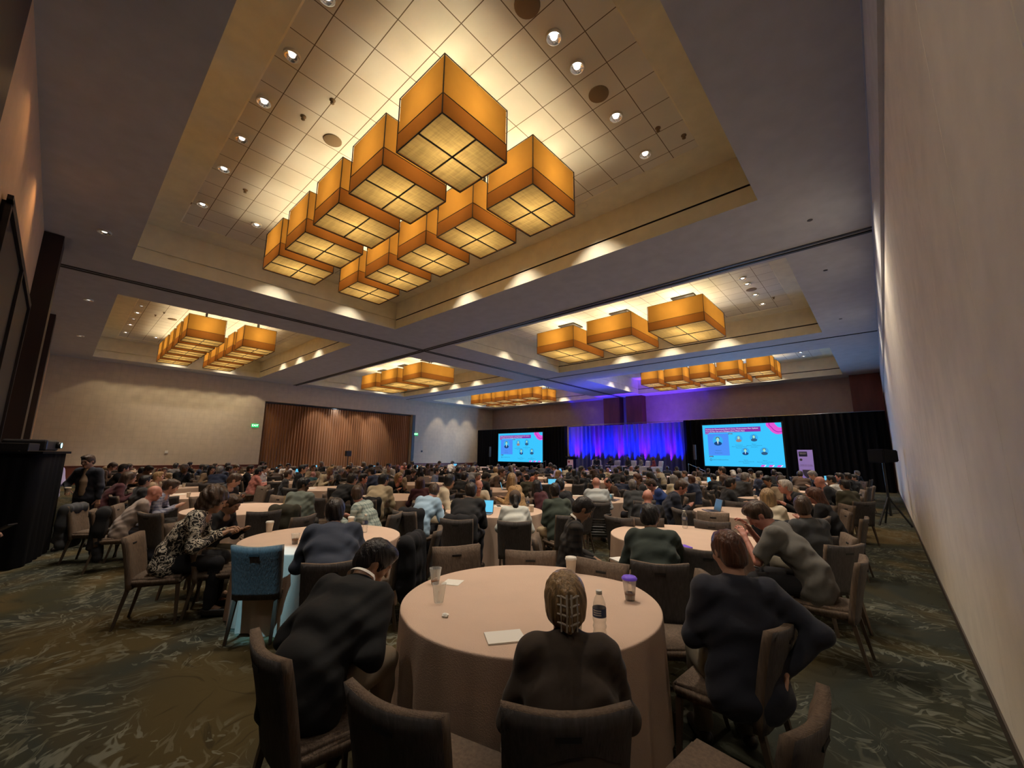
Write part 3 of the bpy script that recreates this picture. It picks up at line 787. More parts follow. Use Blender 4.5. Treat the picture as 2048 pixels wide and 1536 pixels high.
FAR_CHAIRS=[(-21.05,8.15,156),(-10.99,17.51,154),(-14.34,11.26,154),(-19.33,13.82,64),(-16.1,13.89,58),(-9.15,20.04,70),(-22.78,1.35,60),(-2.45,23.17,68),(-21.73,7.52,110),(-15.7,16.11,282),(-8.21,20.07,114),(-18.29,6.64,246),(-9.36,19.09,302),(-16.63,14.66,12),(-19.95,14.51,20),(-12.47,19.21,288),(-17.7,14.39,154),(-0.95,21.8,210),(-8.35,23.15,108),(-3.12,23.82,24),(-4.12,20.62,152),(-14.25,15.18,192),(-15.03,19.2,250),(-21.79,6.69,252),(-9.91,18.33,346),(-1.51,23.19,114),(-1.55,25.45,248),(-24.4,1.91,156),(-26.01,1.28,66),(-25.97,3.54,292),(-22.55,13.76,72),(-14.28,21.57,198),(-2.31,20,76),(-8.16,25.39,242),(-18.52,7.47,104),(-9.88,23.94,18),(-15.85,16.9,70),(-24.44,9.22,208),(-15.98,20.09,64),(-4.58,23.26,120),(-10.94,23.88,160),(-23.35,11.51,14),(-23.34,2.09,14),(-3.14,24.76,338),(-11.04,21.82,212),(-10.97,24.82,204),(-14.9,22.27,244),(-19.99,8.38,14),(-20.98,2.71,194),(-27.71,2.05,164),(-6.38,24.62,346),(-21.08,6.09,208),(-17.71,12.33,206),(-19.21,16.07,290),(-9.8,24.87,332),(-23.27,9.17,336),(-23.25,14.38,26),(-18.14,19.08,238),(-1.69,22.36,256),(-22.47,3.58,284),(-16.48,23.67,32),(-17.65,20.77,160),(-28.43,4.39,112),(-19.89,11.25,26),(-5.57,22.34,288),(-27.81,2.98,208),(-11.57,23.2,114),(-23.21,3.02,330),(-19.21,20.03,70),(-19.34,12.88,296),(-19.46,17.02,58),(-25.03,3.52,246),(-4.15,24.93,210),(-12.51,23.17,70),(-22.67,7.55,66),(-27.83,8.04,150),(-24.36,8.29,162),(-11.8,22.37,256),(-22.72,6.61,298),(-21.77,16.08,252),(-18.41,23.15,108),(-9.86,21.61,340),(-21.13,20.52,148),(-24.48,14.28,148),(-26.64,2.89,336),(-24.98,16.96,117),(-19.9,20.65,26),(-9.09,25.47,288),(-16.08,25.35,302),(-30.06,8.35,14),(-19.95,21.59,340),(-26.14,4.48,60),(-7.56,24.68,198),(-25.83,6.71,284),(-29.19,9.84,284),(-29.95,1.82,28),(-26.7,5.22,14),(-25.09,10.65,110),(-25.07,1.26,112),(-21.07,15.46,206),(-20.97,21.44,192),(-23.32,5.9,342),(-25.15,9.82,252),(-24.9,6.58,240),(-28.57,7.48,104),(-29.23,1.23,74),(-9.23,22.29,294),(-24.36,17.66,162),(-5.82,25.36,300),(-21.88,10.6,104),(-23.3,8.23,20),(-17.77,17.39,148),(-28.53,3.57,254),(-26.03,10.68,66),(-22.7,16.01,296),(-26.61,17.51,26),(-28.37,16.03,246),(-19.33,22.28,296),(-2.49,25.43,294),(-24.37,21.59,200),(-24.41,11.28,156),(-24.42,20.65,154),(-21.5,22.21,238),(-29.96,11.23,28),(-28.39,6.65,246),(-19.06,19.24,282),(-30.05,2.75,344),(-23.2,12.43,328),(-27.74,5.98,202),(-21.9,19.99,102),(-30.02,14.49,20),(-22.44,12.98,284),(-12.72,22.22,302),(-21.63,19.15,244),(-25.89,7.5,72),(-23.26,18.58,334),(-21.01,18.46,200),(-16.6,20.79,18),(-21.62,13.83,117),(-23.19,21.84,328),(-22.42,22.37,282),(-29.46,3.47,298),(-29.37,4.41,66),(-24.88,15.96,238),(-15.16,25.5,256),(-26.66,11.36,20),(-28.3,1.33,118),(-25.01,12.9,246),(-25.91,16.89,72),(-29.16,19.24,284),(-28.32,10.71,118),(-19.83,18.71,328),(-17.71,23.77,154),(-22.69,16.95,64),(-24.43,18.59,206),(-27.78,23.78,154),(-11.65,25.45,250),(-17.64,24.7,198),(-22.57,23.16,70),(-30.02,5.08,22),(-27.7,8.97,194),(-19.89,24.85,334),(-27.72,11.42,162),(-21.01,23.9,160),(-29.27,20.02,72),(-21.75,25.46,250),(-29.97,20.64,26),(-23.35,20.92,12),(-27.76,5.04,156),(-29.52,17.01,58),(-23.31,17.64,20),(-25.24,13.73,104),(-25.95,12.93,290),(-19.96,23.92,18),(-14.4,24.95,212),(-27.79,21.72,206),(-18.39,22.33,250),(-26.16,13.88,58),(-29.99,15.43,336),(-29.5,7.61,60),(-25.78,25.5,282),(-22.57,19.2,290),(-22.69,25.41,296),(-25.11,20.03,110),(-29.41,23.21,64),(-30.04,21.57,342),(-28.26,9.71,240),(-30.07,17.77,14),(-23.31,24.72,340),(-26.71,24.05,12),(-26.56,15.56,328),(-26.18,23.28,58),(-18.26,25.4,244),(-27.73,24.72,200),(-19.19,25.47,288),(-24.99,22.28,244),(-29.44,12.87,298),(-29.31,16.06,290),(-26.06,19.14,296),(-21.06,24.84,206),(-29.39,13.81,66),(-27.84,17.41,148),(-25.93,22.33,290),(-29.42,22.27,296),(-28.24,19.09,238),(-26.62,21.71,334),(-24.33,24.57,192),(-29.92,18.69,328),(-24.86,25.34,238),(-29.29,25.46,290),]
# ------------------------------------------------------------------ signed-distance body builder
class Field:
    def __init__(s, lo, hi, vox):
        s.lo = np.array(lo, np.float32); s.v = vox
        s.n = [int(math.ceil((hi[k]-lo[k])/vox))+1 for k in range(3)]
        s.ax = [(s.lo[k]+vox*np.arange(s.n[k])).astype(np.float32) for k in range(3)]
        s.D = np.full(s.n, .3, np.float32)
    def sub(s, lo, hi):
        i0 = [max(0, int((lo[k]-s.lo[k])/s.v)-1) for k in range(3)]; i1 = [min(s.n[k], int((hi[k]-s.lo[k])/s.v)+3) for k in range(3)]
        if any(a >= b for a, b in zip(i0, i1)): return None
        sl = tuple(slice(a, b) for a, b in zip(i0, i1))
        return sl, s.ax[0][sl[0]][:, None, None], s.ax[1][sl[1]][None, :, None], s.ax[2][sl[2]][None, None, :]
    def blend(s, sl, d, k, op):
        D = s.D[sl]
        if op == 'u':
            hh = np.maximum(k-np.abs(D-d), 0)/k; s.D[sl] = np.minimum(D, d)-hh*hh*k*.25
        else:
            hh = np.maximum(k-np.abs(D+d), 0)/k; s.D[sl] = np.maximum(D, -d)+hh*hh*k*.25
    def cap(s, a, b, ra, rb, k=.03, sx=1, op='u', sy=1):
        a = np.array(a, float); b = np.array(b, float); R = max(ra, rb)*max(sx, sy)+k+2*s.v
        g = s.sub(np.minimum(a, b)-R, np.maximum(a, b)+R)
        if g is None: return
        sl, X, Y, Z = g
        ab = b-a; ab[0] /= sx; ab[1] /= sy; L = max((ab**2).sum(), 1e-8)
        x = (X-a[0])/sx; y = (Y-a[1])/sy; z = Z-a[2]
        t = np.clip((x*ab[0]+y*ab[1]+z*ab[2])/L, 0, 1)
        d = np.sqrt((x-t*ab[0])**2+(y-t*ab[1])**2+(z-t*ab[2])**2)-(ra+(rb-ra)*t)
        s.blend(sl, d, k, op)
    def ell(s, c, r, R=None, k=.02, op='u'):
        m = max(r)+k+2*s.v; c = np.array(c, float)
        g = s.sub(c-m, c+m)
        if g is None: return
        sl, X, Y, Z = g; x = X-c[0]; y = Y-c[1]; z = Z-c[2]
        if R is None: q = (x, y, z)
        else: q = tuple(R[0][i]*x+R[1][i]*y+R[2][i]*z for i in range(3))
        k0 = np.sqrt((q[0]/r[0])**2+(q[1]/r[1])**2+(q[2]/r[2])**2); k1 = np.sqrt((q[0]/r[0]**2)**2+(q[1]/r[1]**2)**2+(q[2]/r[2]**2)**2)+1e-6
        s.blend(sl, k0*(k0-1)/k1, k, op)
    def ripple(s, f):
        s.D += f(s.ax[0][:, None, None], s.ax[1][None, :, None], s.ax[2][None, None, :]).astype(np.float32)
    def mesh(s, name):
        D = s.D; D[0] = D[-1] = .1; D[:, 0] = D[:, -1] = .1; D[:, :, 0] = D[:, :, -1] = .1
        I = D < 0; nx, ny, nz = D.shape
        cs = np.zeros((nx-1, ny-1, nz-1), np.int8)
        for dx in (0, 1):
            for dy in (0, 1):
                for dz in (0, 1): cs += I[dx:nx-1+dx, dy:ny-1+dy, dz:nz-1+dz]
        act = (cs > 0) & (cs < 8); idx = np.full(act.shape, -1, np.int64); cells = np.argwhere(act)
        if len(cells) == 0: return bpy.data.meshes.new(name)
        idx[act] = np.arange(len(cells))
        acc = np.zeros((len(cells), 3)); cnt = np.zeros(len(cells)); ci = cells.T
        for ax in range(3):
            o = [k for k in range(3) if k != ax]
            for p in (0, 1):
                for q in (0, 1):
                    off = [0, 0, 0]; off[o[0]] = p; off[o[1]] = q; off2 = list(off); off2[ax] = 1
                    a = D[ci[0]+off[0], ci[1]+off[1], ci[2]+off[2]]; b = D[ci[0]+off2[0], ci[1]+off2[1], ci[2]+off2[2]]
                    m = (a < 0) != (b < 0); t = np.where(m, a/np.where(m, a-b, 1), 0)
                    P = np.array(off)[None, :]+np.zeros((len(cells), 3)); P[:, ax] += t
                    acc += P*m[:, None]; cnt += m
        V = (cells+acc/cnt[:, None])*s.v+s.lo
        Q = []
        for ax in range(3):
            o = [k for k in range(3) if k != ax]
            A = I.take(range(0, D.shape[ax]-1), ax); B = I.take(range(1, D.shape[ax]), ax)
            e = np.argwhere(A != B)
            e = e[(e[:, o[0]] > 0) & (e[:, o[1]] > 0) & (e[:, o[0]] < act.shape[o[0]]) & (e[:, o[1]] < act.shape[o[1]])]
            sgn = A[e[:, 0], e[:, 1], e[:, 2]]
            def g(p, q):
                f = e.copy(); f[:, o[0]] -= p; f[:, o[1]] -= q; return idx[f[:, 0], f[:, 1], f[:, 2]]
            qd = np.stack([g(0, 0), g(1, 0), g(1, 1), g(0, 1)], 1)
            flip = sgn if ax != 1 else ~sgn
            qd[~flip] = qd[~flip][:, ::-1]
            Q.append(qd)
        Q = np.concatenate(Q); Q = Q[(Q >= 0).all(1)]
        return np_mesh(name, V, Q)
def np_mesh(name, V, Q, mi=None):
    me = bpy.data.meshes.new(name)
    me.vertices.add(len(V)); me.vertices.foreach_set('co', np.asarray(V, np.float32).ravel())
    me.loops.add(len(Q)*4); me.loops.foreach_set('vertex_index', Q.astype(np.int32).ravel())
    me.polygons.add(len(Q)); me.polygons.foreach_set('loop_start', np.arange(0, len(Q)*4, 4, dtype=np.int32))
    if mi is not None: me.polygons.foreach_set('material_index', mi.astype(np.int32))
    me.polygons.foreach_set('use_smooth', np.ones(len(Q), bool))
    me.update(calc_edges=True); return me

def rotm(yaw, pitch, roll=0):
    """head frame: columns are right, forward, up"""
    return np.array((Euler((-pitch, 0, yaw), 'XYZ').to_matrix() @ Euler((0, roll, 0)).to_matrix()))
def ik(a, t, l1, l2, hint):
    a = np.array(a, float); t = np.array(t, float); d = t-a; L = np.linalg.norm(d)
    if L > (l1+l2)*.995: t = a+d/L*(l1+l2)*.995; d = t-a; L = np.linalg.norm(d)
    u = d/L; x = (l1*l1-l2*l2+L*L)/(2*L); hgt = sqrt(max(l1*l1-x*x, 0)); hh = np.array(hint, float); hh -= hh.dot(u)*u; hh /= np.linalg.norm(hh)+1e-9
    return a+u*x+hh*hgt, t

ARMS = {'table': (((-.13, .43, .80), (-.45, -.25, -.9)), ((.13, .43, .80), (.45, -.25, -.9))),
        'type': (((-.07, .40, .82), (-.5, -.3, -.9)), ((.07, .40, .82), (.5, -.3, -.9))),
        'lap': (((-.07, .27, .66), (-.55, -.6, -.4)), ((.07, .27, .66), (.55, -.6, -.4))),
        'write': (((-.16, .36, .80), (-1, -.2, -.5)), ((.10, .40, .80), (1, 0, -.6))),
        'chin': (((-.10, .40, .80), (-.5, -.2, -.9)), ((.05, .33, 1.04), (.5, .6, -.9))),
        'phone': (((-.05, .30, .88), (-.6, -.3, -.9)), ((.05, .30, .88), (.6, -.3, -.9))),
        'hold': (((-.08, .50, .88), (-.5, -.3, -1)), ((.15, .52, .93), (.5, -.2, -1))),
        'crossed': (((.12, .24, .88), (-1, -.1, -.7)), ((-.10, .26, .84), (1, -.1, -.7))),
        'over': (((-.12, .32, .68), (-.5, -.3, -.8)), ((.19, -.05, .66), (1.0, -.35, .1))),
        'clasp': (((-.03, .38, .86), (-1, .1, -.7)), ((.03, .38, .86), (1, .1, -.7)))}
def skeleton(lean, hp, hy, arms, female=False, stand=False, legs='sit', sh=1.0):
    a = radians(lean); b = radians(lean+8+max(lean, 0)*.25); J = {}
    z0 = .56 if not stand else .96
    J['P'] = np.array((0, 0, z0)); J['C'] = J['P']+.27*np.array((0, sin(a), cos(a))); J['N'] = J['C']+.24*np.array((0, sin(b), cos(b)))
    c = b*.6+radians(10)+radians(hp)*.35; J['H'] = J['N']+.155*np.array((0, sin(c), cos(c)))
    J['R'] = rotm(radians(hy), radians(hp)); sw = (.155 if female else .178)*sh; J['sw'] = sw
    up = np.array((0, sin(b), cos(b)))
    for s_, k in ((-1, 'L'), (1, 'Rt')):
        J['S'+k] = J['N']-up*.055+np.array((s_*sw, 0, 0))
        tgt, hint = ARMS[arms][0 if s_ < 0 else 1] if not stand else ((s_*.27, .05, .80), (s_, -.6, 0))
        tgt = np.array(tgt, float)
        if arms == 'chin' and s_ > 0 and not stand: tgt = J['H']+J['R']@np.array((.085, .075, -.20)); hint = (.5, .7, -1)
        J['E'+k], J['W'+k] = ik(J['S'+k], tgt, .285, .255, hint)
        if stand:
            J['K'+k] = np.array((s_*.10, .02+(.10 if s_ > 0 else -.06), .50)); J['A'+k] = np.array((s_*.10, (.16 if s_ > 0 else -.24), .09)); J['T'+k] = J['A'+k]+np.array((0, .15, -.05))
        else:
            J['K'+k] = np.array((s_*.14, .42, .53)); J['A'+k] = np.array((s_*.13, .40 if legs == 'sit' else .20, .10)); J['T'+k] = J['A'+k]+np.array((s_*.02, .15, -.055))
    J['hip'] = .095; J['stand'] = stand; return J

def head_field(F, J, fat=1.0):
    R = J['R']; H = J['H']; w = lambda x, y, z: H+R@np.array((x, y, z))
    F.ell(w(0, -.012, .028), (.076*fat, .098, .090), R, .02)
    F.ell(w(0, .022, -.045), (.058*fat, .072, .072), R, .03)
    F.cap(w(0, .040, -.095), w(0, .062, -.098), .024, .02, .03)           # chin
    F.ell(w(0, .080, .030), (.052, .018, .012), R, .02)                   # brow
    F.cap(w(0, .090, .018), w(0, .109, -.022), .007, .0125, .012)         # nose
    for s_ in (-1, 1):
        F.ell(w(s_*.033, .097, .008), (.016, .014, .011), R, .012, 's')   # eye sockets
        F.ell(w(s_*.033, .080, .008), (.013, .013, .012), R, .004)        # eyeballs
        F.ell(w(s_*.045, .060, -.022), (.022, .024, .022), R, .02)        # cheeks
        F.ell(w(s_*.079*fat, -.012, -.004), (.010, .019, .033), R, .008)  # ears
    F.ell(w(0, .091, -.052), (.024, .010, .006), R, .006)                 # lips
    F.ell(w(0, .093, -.064), (.019, .010, .006), R, .006)
    F.cap(J['N']+np.array((0, -.01, -.03)), H+R@np.array((0, -.025, -.05)), .062, .054, .03)
def finger_chain(F, base, d, side, nrm, lens, rad, curl):
    p = np.array(base, float); d = np.array(d, float); ang = curl*.4
    for i, L in enumerate(lens):
        ca, sa = cos(ang), sin(ang); dd = d*ca-nrm*sa; q = p+dd*L
        F.cap(p, q, rad*(1-.08*i), rad*(.92-.08*i), .004); p = q; ang += curl*(.8 if i == 0 else .6)
def hand_mesh(W, E, right, curl=.6, palm=(0, 0, -1), vox=.0042):
    """palm, four separate bent fingers and a thumb; W wrist, E elbow"""
    W = np.array(W, float); d = W-np.array(E, float); d /= np.linalg.norm(d)
    n = -np.array(palm, float); n -= n.dot(d)*d; n /= np.linalg.norm(n)+1e-9; s_ = np.cross(d, n); s_ *= (1 if right else -1)
    # s_ points to the little-finger side for a palm facing -n
    F = Field(W-.21, W+.21, vox)
    F.cap(W-d*.05, W+d*.01, .028, .025, .01); 
    for q in (-.024, 0, .022): F.cap(W+s_*q*.6+d*.012, W+s_*q+d*.078, .017, .014, .016)
    data = ((-.029, .082, (.042, .026, .020), .0088), (-.0095, .087, (.046, .029, .021), .0090), (.0105, .084, (.042, .027, .020), .0086), (.029, .076, (.033, .021, .018), .0076))
    for i, (q, f, ln, r) in enumerate(data):
        dd = d+s_*q*1.5; dd /= np.linalg.norm(dd); finger_chain(F, W+s_*q+d*f*.92, dd, s_, n, ln, r, curl*(1+.12*i))
    td = d*.62-s_*.72-n*.25; td /= np.linalg.norm(td); tb = W+d*.025-s_*.022
    F.cap(tb, tb+td*.038, .0145, .0115, .012); t2 = td*.8+d*.5-n*.25; t2 /= np.linalg.norm(t2)
    F.cap(tb+td*.038, tb+td*.038+t2*.03, .0112, .0098, .004); F.cap(tb+td*.038+t2*.03, tb+td*.038+t2*.05, .0098, .0082, .004)
    return F.mesh('hand')

SK_TONES = {'light': (.50, .285, .20), 'pink': (.55, .25, .19), 'tan': (.34, .19, .115), 'brown': (.17, .085, .05)}
HAIRC = {'black': (.012, .010, .010), 'dark': (.022, .015, .012), 'brown': (.055, .030, .017), 'auburn': (.085, .030, .015), 'blond': (.30, .19, .09), 'grey': (.19, .17, .155), 'white': (.50, .46, .41)}
def hair_mat(k):
    c = HAIRC[k]; nm = 'hair_'+k
    if nm in MC: return MC[nm]
    t = NT(nm, .42); v = t.coord((34, 34, 4)); a = t.noise(v, 2, 3, .6)
    t.l(t.mix(t.ramp(a.outputs[0], [(.35, (0, 0, 0)), (.7, (1, 1, 1))]), tuple(x*.6 for x in c), tuple(min(1, x*1.5) for x in c)), t.b.inputs['Base Color'])
    t.bump(a.outputs[0], .8, .012); return t.m
def skin_mat(k): return mat('skin_'+k, SK_TONES[k], .5, var=.08, vscale=20, bump=.05, bscale=200)
M_EYE = mat('eye_dark', (.015, .012, .01), .25); M_LIP = mat('lip', (.33, .10, .08), .5)
CLOTH = {'tan': (.33, .24, .15), 'brown': (.075, .042, .026), 'maroon': (.065, .012, .018), 'charcoal': (.028, .027, .029), 'greytee': (.33, .27, .24), 'black': (.010, .010, .012), 'navyshirt': (.030, .040, .068),
 'sage': (.17, .20, .17), 'teal': (.035, .095, .105), 'beige': (.48, .40, .27), 'pink': (.62, .24, .20), 'white': (.68, .66, .62), 'grey': (.16, .15, .15), 'blacksuit': (.012, .013, .017), 'navy': (.018, .026, .060),
 'greyblue': (.19, .21, .27), 'cream': (.62, .54, .40), 'lightblue': (.34, .50, .66), 'olive': (.070, .062, .036), 'orange': (.42, .13, .07), 'lilac': (.40, .36, .62), 'green': (.045, .060, .045), 'darkgreen': (.022, .034, .028),
 'palegrey': (.44, .47, .47), 'slate': (.050, .052, .055), 'blue': (.015, .045, .19), 'navysuit': (.014, .017, .032), 'navyblazer': (.020, .022, .036), 'blackfleece': (.007, .007, .008), 'greypolo': (.125, .118, .105),
 'brownjacket': (.045, .030, .020), 'whiteshirt': (.60, .62, .58), 'redtop': (.16, .01, .015)}
def cloth_mat(k):
    if k == 'plaidblue': return MC.get(k) or plaid_mat(k, (.36, .38, .48), (.10, .12, .22), 22)
    if k == 'plaidgreen': return MC.get(k) or plaid_mat(k, (.40, .46, .42), (.14, .20, .19), 20)
    if k == 'plaiddark': return MC.get(k) or plaid_mat(k, (.035, .028, .024), (.010, .010, .012), 16)
    if k == 'bwprint': return MC.get(k) or blotch_mat(k, (.015, .013, .012), (.62, .56, .46), 13)
    if k == 'fur': return MC.get(k) or mat('fur', (.52, .33, .16), .95, var=.6, vscale=60, bump=1, bscale=90)
    return mat('cloth_'+k, CLOTH[k], .88, bump=.5, bscale=9, sheen=.08 if k not in ('black', 'blackfleece') else 0)
CNAMES = {'greytee': 'grey T-shirt', 'plaidblue': 'blue plaid shirt', 'bwprint': 'black and white print blouse', 'navyshirt': 'navy shirt', 'plaidgreen': 'pale plaid shirt', 'sage': 'sage green shirt', 'teal': 'teal sweater', 'pink': 'pink shirt',
 'white': 'white top', 'blacksuit': 'black suit', 'fur': 'tan fur coat', 'greypolo': 'grey short-sleeved shirt', 'plaiddark': 'dark plaid jacket', 'navysuit': 'navy suit', 'navyblazer': 'navy blazer', 'blackfleece': 'black fleece with lanyard',
 'brownjacket': 'dark brown jacket', 'lightblue': 'light blue shirt', 'whiteshirt': 'white shirt', 'palegrey': 'pale grey shirt', 'darkgreen': 'dark green hooded jacket', 'green': 'green jacket', 'black': 'black top', 'redtop': 'dark red top'}

def build_parts(key, J, hair, female=False, short=False, vox=.012, hands=True, fat=1.0, hood=False, seed=0):
    """returns meshes: body, top, trousers, shoes, hair"""
    st = J['stand']; lo = (-.62, -.48, -.01); hi = (.66, .78, 1.86 if st else 1.56); M = {}
    P, Cc, N, Hd, R = J['P'], J['C'], J['N'], J['H'], J['R']
    # --- body: one continuous skin surface
    F = Field(lo, hi, vox)
    F.cap(P, Cc, .085*fat, .09*fat, .05, sx=1.35); F.cap(Cc, N-np.array((0, 0, .06)), .09, .07, .05, sx=1.4)
    head_field(F, J)
    for k in ('L', 'Rt'):
        F.cap(J['S'+k], J['E'+k], .042, .037, .03); F.cap(J['E'+k], J['W'+k], .036, .025, .01)
        hp = P+np.array((J['hip']*(-1 if k == 'L' else 1), 0, -.02))
        F.cap(hp, J['K'+k], .07, .052, .04); F.cap(J['K'+k], J['A'+k], .048, .034, .02); F.cap(J['A'+k], J['T'+k], .03, .026, .02)
        if not hands:
            d = J['W'+k]-J['E'+k]; d /= np.linalg.norm(d); F.cap(J['W'+k], J['W'+k]+d*.07, .026, .032, .015); F.cap(J['W'+k]+d*.07, J['W'+k]+d*.14, .022, .013, .01)
    me = F.mesh(key+'_body')
    if hands:
        bm = bmesh.new(); bm.from_mesh(me)
        for k in ('L', 'Rt'):
            pm = (0, 0, -1)
            hm = hand_mesh(J['W'+k], J['E'+k], k == 'Rt', curl=J.get('curl', .55), palm=pm); bm.from_mesh(hm); bpy.data.meshes.remove(hm)
        bm.to_mesh(me); bm.free(); me.polygons.foreach_set('use_smooth', [True]*len(me.polygons))
    n = len(me.polygons); cen = np.zeros(n*3, np.float32); me.polygons.foreach_get('center', cen); q = (cen.reshape(-1, 3)-Hd)@R
    mi = np.zeros(n, np.int32)
    eye = (np.hypot(np.abs(q[:, 0])-.033, q[:, 2]-.008) < .010) & (q[:, 1] > .07); lip = (np.abs(q[:, 0]) < .024) & (np.abs(q[:, 2]+.058) < .010) & (q[:, 1] > .08)
    mi[eye] = 1; mi[lip] = 2; me.polygons.foreach_set('material_index', mi); M['body'] = me
    # --- upper garment
    F = Field(lo, hi, vox); g = .018
    up = (N-Cc)/np.linalg.norm(N-Cc)
    F.cap(P+np.array((-.08, -.015, -.04)), P+np.array((.08, -.015, -.04)), .134, .134, .05)
    F.cap(P+np.array((0, -.01, -.05)), P+np.array((0, 0, .10)), (.122 if female else .130)*fat, .120*fat, .06, sx=1.42)
    F.cap(P+np.array((0, 0, .08)), Cc, .118*fat, .122, .06, sx=1.56 if not female else 1.34, sy=.90); F.cap(Cc, N-up*.10, .122, .100, .07, sx=1.62 if not female else 1.42, sy=.88)
    F.cap(J['SL']+np.array((.03, 0, -.005)), J['SRt']+np.array((-.03, 0, -.005)), .066, .066, .06)
    F.cap(N-up*.075, N-up*.012, .098, .063, .05, sx=1.1)
    for k in ('L', 'Rt'):
        s_ = J['S'+k]; e = J['E'+k]; wv = J['W'+k]
        F.cap(s_, e, .068, .054, .065)
        if short: F.cap(s_, s_+(e-s_)*.8, .070, .068, .03); F.cap(s_+(e-s_)*.95, e+(wv-e)*.1, .06, .06, .02, op='s')
        else: F.cap(e, e+(wv-e)*.93, .054, .038, .04)
    if hood: F.ell(N+np.array((0, -.075, -.02)), (.12, .07, .07), None, .04)
    else:
        F.cap(N+np.array((-.035, -.052, .0)), N+np.array((.035, -.052, .0)), .026, .026, .03)
    F.cap(N+np.array((0, .04, .05)), N+np.array((0, .13, -.14)), .045, .012, .02, op='s')
    rr = random.Random(seed); p1, p2 = rr.uniform(0, 6), rr.uniform(0, 6)
    F.ripple(lambda X, Y, Z: (.0036*np.sin(34*Z+7*X+14*Y+p1+2.2*np.sin(9*X+p2)+1.5*np.sin(13*Y))+.0026*np.sin(58*Z-31*X+p2+2*np.sin(17*X)))*np.clip((1.30-Z)*3, .25, 1))
    M['top'] = F.mesh(key+'_top')
    # --- trousers
    F = Field(lo, (hi[0], hi[1], 1.1 if st else .85), vox)
    F.cap(P+np.array((-.07, -.02, -.02)), P+np.array((.07, -.02, -.02)), .115, .115, .05)
    for k in ('L', 'Rt'):
        hp = P+np.array((J['hip']*(-1 if k == 'L' else 1), 0, -.03)); F.cap(hp, J['K'+k], .094, .068, .04); F.cap(J['K'+k], J['A'+k]+np.array((0, 0, .02)), .067, .055, .02)
    F.ripple(lambda X, Y, Z: .004*np.sin(40*Z+15*Y+p1)); M['trousers'] = F.mesh(key+'_trousers')
    for k in ('L', 'Rt'):
        a_ = J['A'+k]; F = Field(a_+np.array((-.09, -.14, -.12)), a_+np.array((.09, .30, .08)), vox*.9)
        F.cap(a_+np.array((0, -.03, -.04)), J['T'+k]+np.array((0, .03, .0)), .042, .034, .02); F.cap(a_+np.array((0, -.02, -.055)), J['T'+k]+np.array((0, .05, -.01)), .03, .03, .02)
        F.D[:, :, F.ax[2] < .004] = .1; M['shoe'+k] = F.mesh(key+'_shoe')
    # --- hair
    if hair != 'bald':
        F = Field(Hd-.34, Hd+.24, vox*.8); w = lambda x, y, z: Hd+R@np.array((x, y, z))
        th = {'short': .012, 'balding': .004}.get(hair, .016)
        F.ell(w(0, -.014, .030), (.078+th, .099+th, .091+th), R, .01)
        F.ell(w(0, -.055, -.03), (.064+th, .052+th, .07), R, .03)
        if hair == 'short':
            F.ell(w(.01, .05, .095), (.06, .04, .028), R, .03)
        if hair in ('long', 'ponytail', 'cap'):
            for s_ in (-1, 1) if hair == 'long' else (): F.cap(w(s_*.07, -.03, .0), w(s_*.085, -.045, -.19), .036, .030, .03)
            if hair == 'long': F.cap(w(0, -.07, .02), w(0, -.10, -.23), .075, .06, .04, sx=1.25)
            else: F.cap(w(0, -.115, .03), w(.01, -.155, -.10), .032, .040, .02); F.cap(w(.01, -.155, -.10), w(.02, -.15, -.27), .040, .018, .02)
        if hair == 'curly':
            F.ell(w(0, -.04, .035), (.125, .125, .115), R, .03); F.ell(w(0, -.06, -.07), (.11, .09, .10), R, .04)
        if hair == 'clip':
            F.ell(w(0, -.045, .0), (.088, .085, .115), R, .03); F.cap(w(0, -.112, .055), w(0, -.125, -.07), .026, .032, .02)
            for s_ in (-1, 1): F.cap(w(s_*.012, -.135, .06), w(s_*.035, -.12, .02), .012, .010, .008)
            for s_ in (-1, 1): F.cap(w(s_*.082, .0, -.05), w(s_*.088, .0, -.15), .006, .003, .006)
        # clear the face
        fz = -.01 if hair != 'balding' else .02
        if hair in ('long', 'curly'): F.ell(w(0, .125, -.035), (.072, .085, .105), R, .01, 's')
        else:
            F.ell(w(0, .125, -.03), (.088, .098, .098), R, .01, 's'); F.ell(w(0, .06, -.115), (.12, .10, .075), R, .01, 's')
            for s_ in (-1, 1): F.ell(w(s_*.09, .005, -.03), (.03, .035, .045), R, .01, 's')
        if hair == 'balding': F.ell(w(0, .02, .12), (.07, .10, .075), R, .01, 's')
        if hair in ('short', 'balding', 'hood', 'clip'): F.ell(w(0, -.06, -.155), (.10, .10, .06), R, .01, 's')
        sp = rr.uniform(0, 6); am = .012 if hair == 'curly' else .0028
        F.ripple(lambda X, Y, Z: am*np.sin((60 if hair == 'curly' else 150)*X+40*Z+sp)*np.sin(70*Y+(30 if hair == 'curly' else 12)*Z))
        M['hair'] = F.mesh(key+'_hair')
        if hair == 'cap':
            F = Field(Hd-.25, Hd+.25, vox*.8); F.ell(w(0, -.012, .045), (.094, .115, .095), R, .01); F.ell(w(0, -.01, -.065), (.2, .2, .09), R, .005, 's'); F.cap(w(-.04, .11, .035), w(.04, .11, .035), .008, .008, .02); F.cap(w(-.035, .14, .03), w(.035, .14, .03), .008, .008, .02)
            M['cap'] = F.mesh(key+'_cap')
    return M

